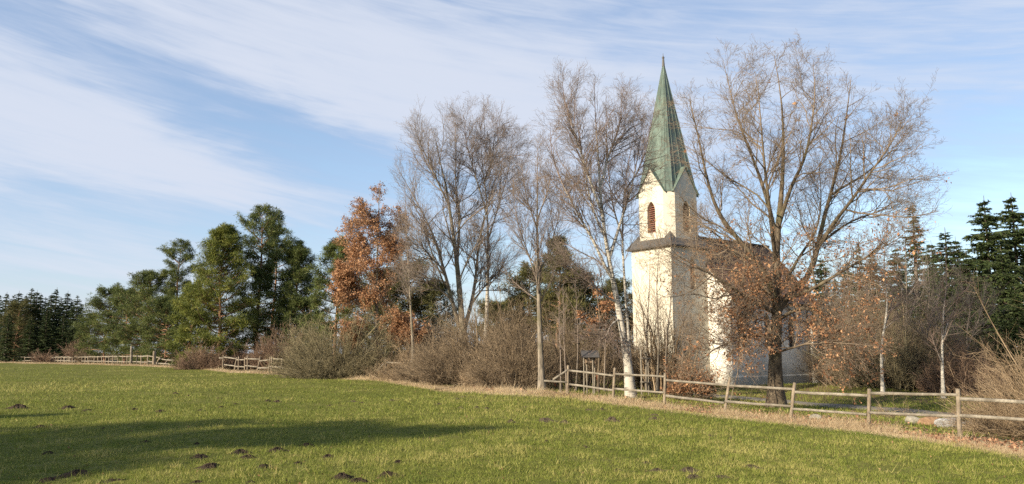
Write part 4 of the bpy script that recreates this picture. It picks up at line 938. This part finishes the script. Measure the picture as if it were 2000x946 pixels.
shrub('shrub', 'small round bare bush before the dark spruce wood', 90, 150, 5.4, 2.6, 60, M['tw_red'], k=(8, 6), r=3.0, ang0=80, spread=0.3)
shrub('shrub', 'small bare tree-like bush at the end of the dark spruce wood', 145, 148, 5.0, 5.2, 40, M['tw_red'], k=(8, 6), r=2.8, ang0=50, spread=0.1)
shrub('shrub', 'low bare bush right of the tree-like one', 178, 140, 6.0, 3.2, 70, M['tw_brown'], k=(8, 6), r=2.8, ang0=75)
for px, Yq, w_, h_, lab, tm in [(1650,56,5.5,5.6,'bare brown thicket right of the chapel corner','tw_olive'),(1690,44,5.0,5.6,'bare brown thicket under the drooping oak branches','tw_brown'),(1760,43,5.5,6.0,'bare brown thicket between the two pale birch trunks','tw_olive'),
      (1835,44,4.5,5.2,'bare brown thicket behind the straight birch trunk','tw_brown'),(1720,50,6.5,8.0,'taller bare thicket deeper in the right wood','tw_tan'),(1660,60,6.0,9.6,'tall bare thicket behind the one at the chapel corner','tw_tan'),(1880,40,3.6,3.6,'dark low thicket left of the leaning willow bush','tw_red')]:
    shrub('shrub', lab, px, Yq, w_, h_, 120, M[tm], k=(9, 8), r=1.1, ang0=58, depth=3.2, spread=0.85)
shrub('willow_bush', 'tan willow bush with long fine rods at the right edge', 2085, 21.5, 4.6, 4.2, 900, M['tw_tan'], k=(5, 3), r=0.62, ang0=80, up=0.06, depth=3.0, wander=0.05, spread=0.75, lean=(-0.42, 0, 0))
shrub('bramble', 'sprawling bare stems behind the last two near fence posts', 1800, 28, 4.2, 0.8, 36, M['tw_tan'], k=(4, 3), r=0.8, ang0=85, depth=1.5, spread=0.8)

# ------------------------------------------------------------------ bird table, frame, posts
def bird_table():
    Yq = 35.0; b0 = base_at(1152, Yq); b0[2] += 0.05
    t_ = thing('bird_table', b0, 'wooden bird table with a grey pitched roof behind the fence', 'bird table'); s = Yq/FPX
    w2 = 12*s; z1 = height_at(709, Yq) - b0[2]; z2 = height_at(697, Yq) - b0[2]; z3 = height_at(688, Yq) - b0[2]
    for x, y in ((-12*s, -.1), (5*s, -.14), (-5*s, .25), (10*s, .25)): log('leg', (x, y, -0.2), (x, y, z2), 0.04, 0.035, M['fence'], t_, n=4, s=7)
    bm = bmesh.new(); add_box(bm, -11*s, 11*s, -0.12, 0.30, z1, z1+0.035); bm_obj('tray', bm, M['oldwood'], t_)
    bm = bmesh.new(); add_box(bm, -10.5*s, 10.5*s, 0.27, 0.295, z1+0.036, z2); add_box(bm, -10.9*s, -10*s, -0.1, 0.268, z1+0.036, z2); add_box(bm, 10*s, 10.9*s, -0.1, 0.268, z1+0.036, z2); add_box(bm, -10*s+.002, 10*s-.002, -0.115, -0.09, z1+0.036, z1+0.16); bm_obj('box_side', bm, M['oldwood'], t_)
    bm = bmesh.new()
    for sgn in (-1, 1): add_prism(bm, [(-17*s, 0.09 + sgn*0.42, z2-0.05), (-17*s, 0.09, z3+0.04), (-17*s, 0.09, z3+0.075), (-17*s, 0.09 + sgn*0.45, z2-0.02)], (34*s, 0, 0))
    bm_obj('roof', bm, M['metal'], t_)
bird_table()
def frame():
    Yq = 36.0; b0 = base_at(1252, Yq); b0[2] += 0.05; s = Yq/FPX
    t_ = thing('wooden_frame', b0, 'pale wooden post with a crossbar, right of the leaning birch', 'post')
    zt_ = height_at(683, Yq) - b0[2]; zc = height_at(700, Yq) - b0[2]
    log('post', (0, 0, -.3), (0, 0, zt_), 0.05, 0.045, M['fence'], t_, n=5, s=7); log('post', (15*s, .25, -.3), (15*s, .25, zc), 0.05, 0.045, M['fence'], t_, n=5, s=7)
    log('crossbar', (-2*s, -.06, zc), (19*s, .22, zc-.02), 0.045, 0.04, M['fence'], t_, n=4, s=7); log('crossbar', (-2*s, -.06, zc*.36), (19*s, .22, zc*.33), 0.045, 0.04, M['fence'], t_, n=4, s=7)
frame()
for px, Yq, by, ty, lab, mt, r in [(1074,42,752,726,'small rust-red post, left one of a pair in the undergrowth','rust',.07),(1084,42,752,728,'small rust-red post, right one of a pair in the undergrowth','rust',.07),
                        (1168,39,752,733,'short reddish-brown post right of the bird table','rust',.09),(257,112,712,676,'pale dead stump post standing in the long fence','fence',.22),(302,104,708,686,'thick broken stump behind the toppled fence posts','post',.26),
                        (1589,30,0,0,'','',0)]:
    if not lab: continue
    b0 = base_at(px, Yq); b0[2] -= 0.1; tp = P(px, ty, Yq)
    o = log('stump' if 'stump' in lab else 'marker_post', b0, tp, r*1.05, r*0.9, M[mt], None, n=5, s=9); tag(o, lab, 'stump' if 'stump' in lab else 'post')

# ------------------------------------------------------------------ path, boulders, fallen branches
pp = np.array([G(1180,760), G(1280,766.5), G(1420,776), G(1560,788), G(1700,798), G(1850,811), G(1990,822), G(2150,836)]); pc = catmull(pp, 60)
tg_ = norm(np.gradient(pc, axis=0)); nn = np.stack((-tg_[:, 1], tg_[:, 0]), 1)
rows = []
for o_ in np.linspace(-0.8, 0.8, 9):
    q_ = pc[:, :2] + nn*(o_ + 0.12*np.sin(np.arange(60)*0.9)[:, None]*np.sign(o_)); z = terrain(q_[:, 0], q_[:, 1]) + (0.045 if abs(o_) < 0.75 else -0.03); rows.append(np.column_stack((q_, z)))
Vp = np.stack(rows, 1).reshape(-1, 3); ii = np.arange(60*9).reshape(60, 9)
tag(mesh_np('gravel_path', Vp, np.stack((ii[:-1, :-1], ii[:-1, 1:], ii[1:, 1:], ii[1:, :-1]), -1).reshape(-1, 4), M['gravel'], smooth=True), kind='structure')
def boulder(px, py, wpx, hpx, Yq, mt, label, seed):
    g = np.random.default_rng(seed); s = Yq/FPX; bm = bmesh.new(); bmesh.ops.create_icosphere(bm, subdivisions=3, radius=1.0)
    cuts_ = [norm(g.normal(0, 1, 3)) for _ in range(9)]; off = g.uniform(0.55, 0.85, 9)
    for v in bm.verts:
        c_ = np.array(v.co)
        for n_, o_ in zip(cuts_, off):
            d_ = c_@n_ - o_
            if d_ > 0: c_ = c_ - n_*d_*0.92
        c_ = c_*(1 + 0.04*math.sin(c_[0]*9+seed)*math.sin(c_[1]*8)*math.sin(c_[2]*10)); v.co = Vector((c_[0]*wpx*s*0.66, c_[1]*wpx*s*0.5, c_[2]*hpx*s*0.95))
    g0 = G(px, py + 0.45*hpx); Yq = g0[1]; x = g0[0]; o = bm_obj('boulder', bm, mt, None, False, (x, Yq, g0[2] + 0.40*hpx*s)); tag(o, label, 'boulder', 'boulders beside the last near fence posts')
for a in [(1782,822,30,12,24.5,M['stone_pale'],'mossy pale boulder, leftmost of the row by the fence',1),(1815,824,44,15,23.2,M['stone_brown'],'brown angular boulder in the row by the fence',2),(1852,828,42,17,22.2,M['stone_grey'],'grey boulder just left of the tall right fence post',3),
          (1885,831,30,14,22.0,M['stone_grey'],'grey boulder just right of the tall right fence post',4),(1903,832,17,14,21.5,M['stone_pale'],'small pale upright boulder right of the tall fence post',5),(1912,819,30,9,24.0,M['stone_dark'],'dark slab boulder behind the small pale one',6),
          (1940,829,36,12,22.5,M['stone_brown'],'brown boulder beside the willow bush',7),(1965,833,34,12,21.5,M['stone_grey'],'grey boulder half under the willow bush',8),(1593,817,18,9,26.0,M['stone_pale'],'small pale pinkish stone in the leaf litter right of the oak',9)]:
    boulder(*a)
def stick(pts, r, lab):
    c_ = catmull([G(a, b_) + np.array((0, 0, r*0.7 + (q_[0] if q_ else 0))) for a, b_, *q_ in pts], 14)[None]; o = c_[0, 7]
    tag(tube_obj('fallen_branch', [(c_, np.array([np.linspace(r, r*0.45, 14)]), 6)], M['bark_oak'], None, np.zeros(3)), lab, 'branch')
stick([(1690,831),(1730,829),(1765,836),(1800,839)], .03, 'crooked dark fallen branch on the grass left of the boulders')
stick([(1560,822),(1500,812),(1450,810),(1400,806)], .025, 'thin fallen branch in the leaf litter under the oak')
stick([(1870,842),(1900,846),(1920,848)], .03, 'short dark fallen branch at the foot of the tall right fence post')
stick([(850,763),(885,757),(910,748,.3),(930,738,.6)], .045, 'fallen branch poking out of the thicket onto the grass')

# ------------------------------------------------------------------ molehills
def molehill_mesh(seed, dry):
    g = np.random.default_rng(seed); bm = bmesh.new(); nr_, na = 12, 40; rings = []
    ph = g.random(8)*6.28
    top = bm.verts.new((0, 0, 1.0))
    for i in range(1, nr_+1):
        f = i/nr_; ring = []
        for j in range(na):
            a = j/na*6.283; rr = f*(1 + 0.16*math.sin(2*a+ph[0]) + 0.10*math.sin(3*a+ph[1]) + 0.06*math.sin(7*a+ph[2]))
            z = (math.cos(f*math.pi)*0.5+0.5)**1.15*(1 + 0.18*math.sin(3*a+ph[3])) + g.normal(0, 0.10)*(1-f*0.35)
            rr *= 1 + g.normal(0, 0.05)
            if i == nr_: z = -0.25
            ring.append(bm.verts.new((rr*math.cos(a), rr*math.sin(a), z)))
        rings.append(ring)
    for j in range(na): bm.faces.new((top, rings[0][j], rings[0][(j+1) % na]))
    for i in range(nr_-1):
        for j in range(na): bm.faces.new((rings[i][j], rings[i+1][j], rings[i+1][(j+1) % na], rings[i][(j+1) % na]))
    bmesh.ops.recalc_face_normals(bm, faces=bm.faces[:]); me = bpy.data.meshes.new('molehill'); bm.to_mesh(me); bm.free(); me.materials.append(M['soil_dry' if dry else 'soil']); return me
MM = {d: [molehill_mesh(200+i+10*d, d) for i in range(4)] for d in (0, 1)}
ROWS = [
 ('along the sunlit upper rim of the long shadow', 0, [(35,802,38,13),(132,801,30,9),(171,804,26,5),(262,803,20,6),(313,806,26,6),(392,804,20,5),(432,798,16,5)]),
 ('in the sunlit grass below the crooked fence', 0, [(343,772,13,6),(368,775,10,4),(428,780,11,4),(460,792,15,5),(523,786,14,6),(542,788,18,7),(645,794,16,4)]),
 ('in the grass before the large olive bush', 1, [(690,786,18,4),(707,789,12,4),(765,785,14,5),(775,781,10,3),(857,792,15,5)]),
 ('in the grass before the thicket', 1, [(893,781,11,4),(905,777,15,4),(900,800,14,6),(931,799,12,6),(950,801,16,6),(919,821,16,5),(1025,797,15,4),(998,827,20,8),(948,777,10,4)]),
 ('in the grass before the first near fence posts', 1, [(1065,826,38,10),(1103,829,22,9),(1150,803,15,5),(1175,803,15,6),(1195,827,26,13),(1225,820,12,4),(1278,814,22,6),(1277,822,24,8)]),
 ('inside the long shadow', 0, [(80,838,32,8),(203,839,14,5),(94,890,24,9),(284,866,20,6),(390,899,38,12),(470,888,42,11),(483,898,36,10),(540,885,36,12),(600,874,28,9),(385,869,14,5)]),
 ('at the lower rim of the long shadow', 0, [(412,918,46,14),(516,917,36,11),(582,908,26,7),(639,897,26,10),(778,906,24,8)]),
 ('along the bottom edge of the photo', 0, [(95,942,46,10),(150,932,54,15),(222,944,52,9),(490,946,32,6),(668,938,46,15),(697,943,40,10),(757,933,42,13),(385,945,30,6)]),
 ('in the sunlit grass at the lower right', 1, [(1143,876,17,6),(1207,922,22,6),(1262,907,24,6),(1284,923,32,9),(1347,924,44,12),(1353,936,34,10),(1411,936,40,8),(1467,916,32,9)]),
 ('thinly scattered below the oak', 1, [(1067,864,10,4),(1292,850,15,4),(1387,853,15,4),(1428,857,11,3)]),
]
mi = 0
for where, dryq, lst in ROWS:
    lst = sorted(lst)
    for k_, (px, py, wp, hp) in enumerate(lst):
        g0 = G(px, py - 0.28*hp); s = g0[1]/FPX
        o = bpy.data.objects.new('molehill', MM[dryq][mi % 4]); COL.objects.link(o); mi += 1
        o.location = (g0[0], g0[1], g0[2]-0.005); o.scale = (wp*s*0.66, wp*s*0.62, max(hp*s*0.62, 0.035)); o.rotation_euler = (0, 0, rng.random()*6.28)
        big = 'big' if wp*s > 0.45 else 'low' if wp*s > 0.28 else 'tiny'
        tag(o, '%s %s molehill, %s from left %s' % (big, 'dusty brown' if dryq else 'dark', ORD[k_], where), 'molehill', 'molehills in the meadow')

# ------------------------------------------------------------------ grass, dry grass, leaf litter
def vnoise(X, Y, sc, seed):
    g = np.random.default_rng(seed); T_ = g.random((64, 64)); x = X*sc; y = Y*sc; xi = np.floor(x).astype(int); yi = np.floor(y).astype(int); fx = x-xi; fy = y-yi
    fx = fx*fx*(3-2*fx); fy = fy*fy*(3-2*fy); q_ = lambda a, b_: T_[(a) % 64, (b_) % 64]
    return (q_(xi, yi)*(1-fx)+q_(xi+1, yi)*fx)*(1-fy) + (q_(xi, yi+1)*(1-fx)+q_(xi+1, yi+1)*fx)*fy
N = 600000
Yg = 1/(1/8.6 - rng.random(N)**0.9*(1/8.6 - 1/95)); bq = rng.uniform(-0.80, 0.80, N); Xg = bq*Yg
dd = edge_d(Xg, Yg); kp = dd < 0.6; Xg, Yg, dd = Xg[kp], Yg[kp], dd[kp]; n = len(Xg)
lo_ = np.clip(vnoise(Xg, Yg, 0.13, 9)*0.55 + vnoise(Xg, Yg, 0.45, 1)*0.45 + vnoise(Xg, Yg, 1.6, 2)*0.4 - 0.2, 0, 1); fine = vnoise(Xg, Yg, 5.0, 3)
Pp = np.stack((Xg, Yg, terrain(Xg, Yg) - 0.012), 1)
D = norm(np.stack((rng.normal(0, 0.55, n), rng.normal(0, 0.55, n), np.full(n, 1.0)), 1))
far = np.maximum(1, Yg/11)**0.75
L = (0.024 + 0.040*fine*lo_*2)*np.exp(rng.normal(0, 0.3, n))*np.minimum(far, 1.9); W_ = 0.0080*far
V, F = blades(Pp, D, L, W_)
cc = np.clip(0.10 + 0.80*lo_ + 0.30*(fine-0.5) + rng.normal(0, 0.17, n) + 0.5*sstep(-1.2, 0.4, dd), 0, 1)
tag(mesh_np('grass', V, F, M['grass'], attrs={'col': np.repeat(cc, 3)}), kind='stuff')
# coarser tufts and stray dead leaves in the meadow
nt = 700; Yt = 1/(1/9.0 - rng.random(nt)*(1/9.0 - 1/60)); Xt = rng.uniform(-0.78, 0.78, nt)*Yt; kp = edge_d(Xt, Yt) < -0.5; Xt, Yt = Xt[kp], Yt[kp]; nt = len(Xt)
rep_ = 46; rad_ = np.repeat(np.exp(rng.normal(-2.2, 0.5, nt)), rep_); Xg = np.repeat(Xt, rep_) + rng.normal(0, 1, nt*rep_)*rad_; Yg = np.repeat(Yt, rep_) + rng.normal(0, 1, nt*rep_)*rad_; n = len(Xg)
D = norm(np.stack((rng.normal(0, 0.6, n), rng.normal(0, 0.6, n), np.ones(n)), 1)); V, F = blades(np.stack((Xg, Yg, terrain(Xg, Yg) - 0.01), 1), D, 0.085*np.exp(rng.normal(0, 0.4, n)), 0.008*np.maximum(1, Yg/11)**0.75)
tag(mesh_np('grass', V, F, M['grass'], attrs={'col': np.repeat(np.clip(np.repeat(rng.random(nt)**0.8, rep_) + rng.normal(0, 0.14, n), 0, 1), 3)}), kind='stuff')
n = 900; Yg = 1/(1/9.0 - rng.random(n)*(1/9.0 - 1/45)); Xg = rng.uniform(-0.78, 0.78, n)*Yg; V, F, Cc = leaves(np.stack((Xg, Yg, terrain(Xg, Yg) + 0.02), 1), 0.034)
tag(mesh_np('fallen_leaves', V, F, M['litter'], attrs={'col': Cc}), kind='stuff')
# dry grass along the meadow's edge
N = 150000
bq = rng.uniform(-0.85, 0.85, N); ye = np.interp(bq, E_B, E_Y); wid_ = 0.55 + 0.012*ye
Yg = ye + rng.normal(0.25, 0.75, N)*wid_; Xg = bq*Yg; k_ = vnoise(Xg, Yg, 0.5, 7); k2 = vnoise(Xg, Yg, 2.0, 8)
kp = (rng.random(N) < np.clip(0.05 + 1.25*k_, 0, 1)) & (Yg > 10); Xg, Yg, k_, k2, ye = Xg[kp], Yg[kp], k_[kp], k2[kp], ye[kp]; n = len(Xg)
Pp = np.stack((Xg, Yg, terrain(Xg, Yg) - 0.02), 1); inner = sstep(-0.6, 0.9, (Yg - ye)/(0.7+0.014*ye))
D = norm(np.stack((rng.normal(0.1, 0.75, n), rng.normal(0, 0.75, n), np.full(n, 0.9)), 1))
L = (0.09 + 0.36*k2*inner*np.where(bq[kp] > 0.49, 0.2, 1))*np.exp(rng.normal(0, 0.3, n)); W_ = 0.007*np.maximum(1, Yg/18)**0.8
V, F = blades(Pp, D, L, W_); cc = np.clip(0.35 + 0.45*k_ + rng.normal(0, 0.22, n), 0, 1)
tag(mesh_np('dry_grass', V, F, M['straw'], attrs={'col': np.repeat(cc, 3)}), kind='stuff')
# taller dry tufts round the near posts
pts_ = np.array([P(a[0], a[1], a[4]) for a in NP_]); Pp = np.repeat(pts_, 170, 0) + rng.normal(0, 1, (170*len(pts_), 3))*np.array((0.20, 0.16, 0)); Pp[:, 2] = terrain(Pp[:, 0], Pp[:, 1]) - 0.02; n = len(Pp)
D = norm(np.stack((rng.normal(0.1, 0.5, n), rng.normal(0, 0.5, n), np.ones(n)), 1)); V, F = blades(Pp, D, 0.24*np.exp(rng.normal(0, 0.4, n)), np.full(n, 0.009))
tag(mesh_np('dry_grass', V, F, M['straw'], attrs={'col': np.repeat(np.clip(rng.normal(0.5, 0.25, n), 0, 1), 3)}), kind='stuff')
# grass and leaves behind the fence
N = 90000
Yg = rng.uniform(21, 52, N); bq = rng.uniform(0.02, 0.85, N); Xg = bq*Yg; dd = edge_d(Xg, Yg); kp = (dd > 1.0); Xg, Yg, dd = Xg[kp], Yg[kp], dd[kp]; n = len(Xg)
Pp = np.stack((Xg, Yg, terrain(Xg, Yg) - 0.01), 1); D = norm(np.stack((rng.normal(0, 0.6, n), rng.normal(0, 0.6, n), np.ones(n)), 1)); L = 0.10*np.exp(rng.normal(0, 0.35, n)); V, F = blades(Pp, D, L, np.full(n, 0.028))
dpath = np.min(np.hypot(Xg[:, None]-pc[None, ::3, 0], Yg[:, None]-pc[None, ::3, 1]), axis=1); kp = dpath > 0.75
F = F[kp]; cc = np.clip(0.15 + 0.6*vnoise(Xg, Yg, 0.4, 4) + rng.normal(0, 0.2, n), 0, 1)
tag(mesh_np('grass', V, F, M['grass'], attrs={'col': np.repeat(cc, 3)}), kind='stuff')
N = 30000
bq = rng.uniform(-0.05, 0.8, N); ye = np.interp(bq, E_B, E_Y); Yg = ye + np.abs(rng.normal(0, 2.0, N)) + 0.4; Xg = bq*Yg
kp = rng.random(N) < np.clip(1.4*vnoise(Xg, Yg, 0.45, 6) - 0.15 + 0.4*np.exp(-((Xg-10)**2+(Yg-28)**2)/18), 0, 1); Xg, Yg = Xg[kp], Yg[kp]
kp = (Xg/Yg < 0.48) | (rng.random(len(Xg)) < 0.45); Xg, Yg = Xg[kp], Yg[kp]
Pp = np.stack((Xg, Yg, terrain(Xg, Yg) + rng.uniform(0.0, 0.05, len(Xg))), 1); V, F, Cc = leaves(Pp, 0.07)
tag(mesh_np('fallen_leaves', V, F, M['litter'], attrs={'col': Cc}), kind='stuff')

# ------------------------------------------------------------------ pines off to the left whose shadows cross the meadow
hsun = norm(np.array((to_sun.x, to_sun.y)))
for i, (tx_, ty_, h, wd_, lab) in enumerate([(-0.8,18.6,14,4.2,'pine outside the left edge casting the longest shadow'),(-3.8,18.6,13,5.6,'pine outside the left edge casting the broad middle shadow'),(-8.0,18.4,12,6.5,'pine outside the left edge shading the grass at the left'),
       (-12.6,22.0,12,2.0,'slim pine outside the left edge casting the narrow upper shadow'),(-7.0,11.8,12,6,'pine outside the left edge shading the bottom corner'),(-7.4,14.6,13,6.5,'dense pine outside the left edge deepening the shadow at the left')]):
    d_ = h/math.tan(SUN_EL); x, y = tx_ + hsun[0]*d_, ty_ + hsun[1]*d_
    bl = pine_mesh(h, P_prof(wd_/2, ROUND), 300+i, 40, 11, 0.12, clump_r=.40, twig_k=9)
    conifer('pine_tree', lab, 'tree', (x, y, tz(x, y)-0.05), bl, M['bark_pine'], M['pine'], 'pines outside the left edge')
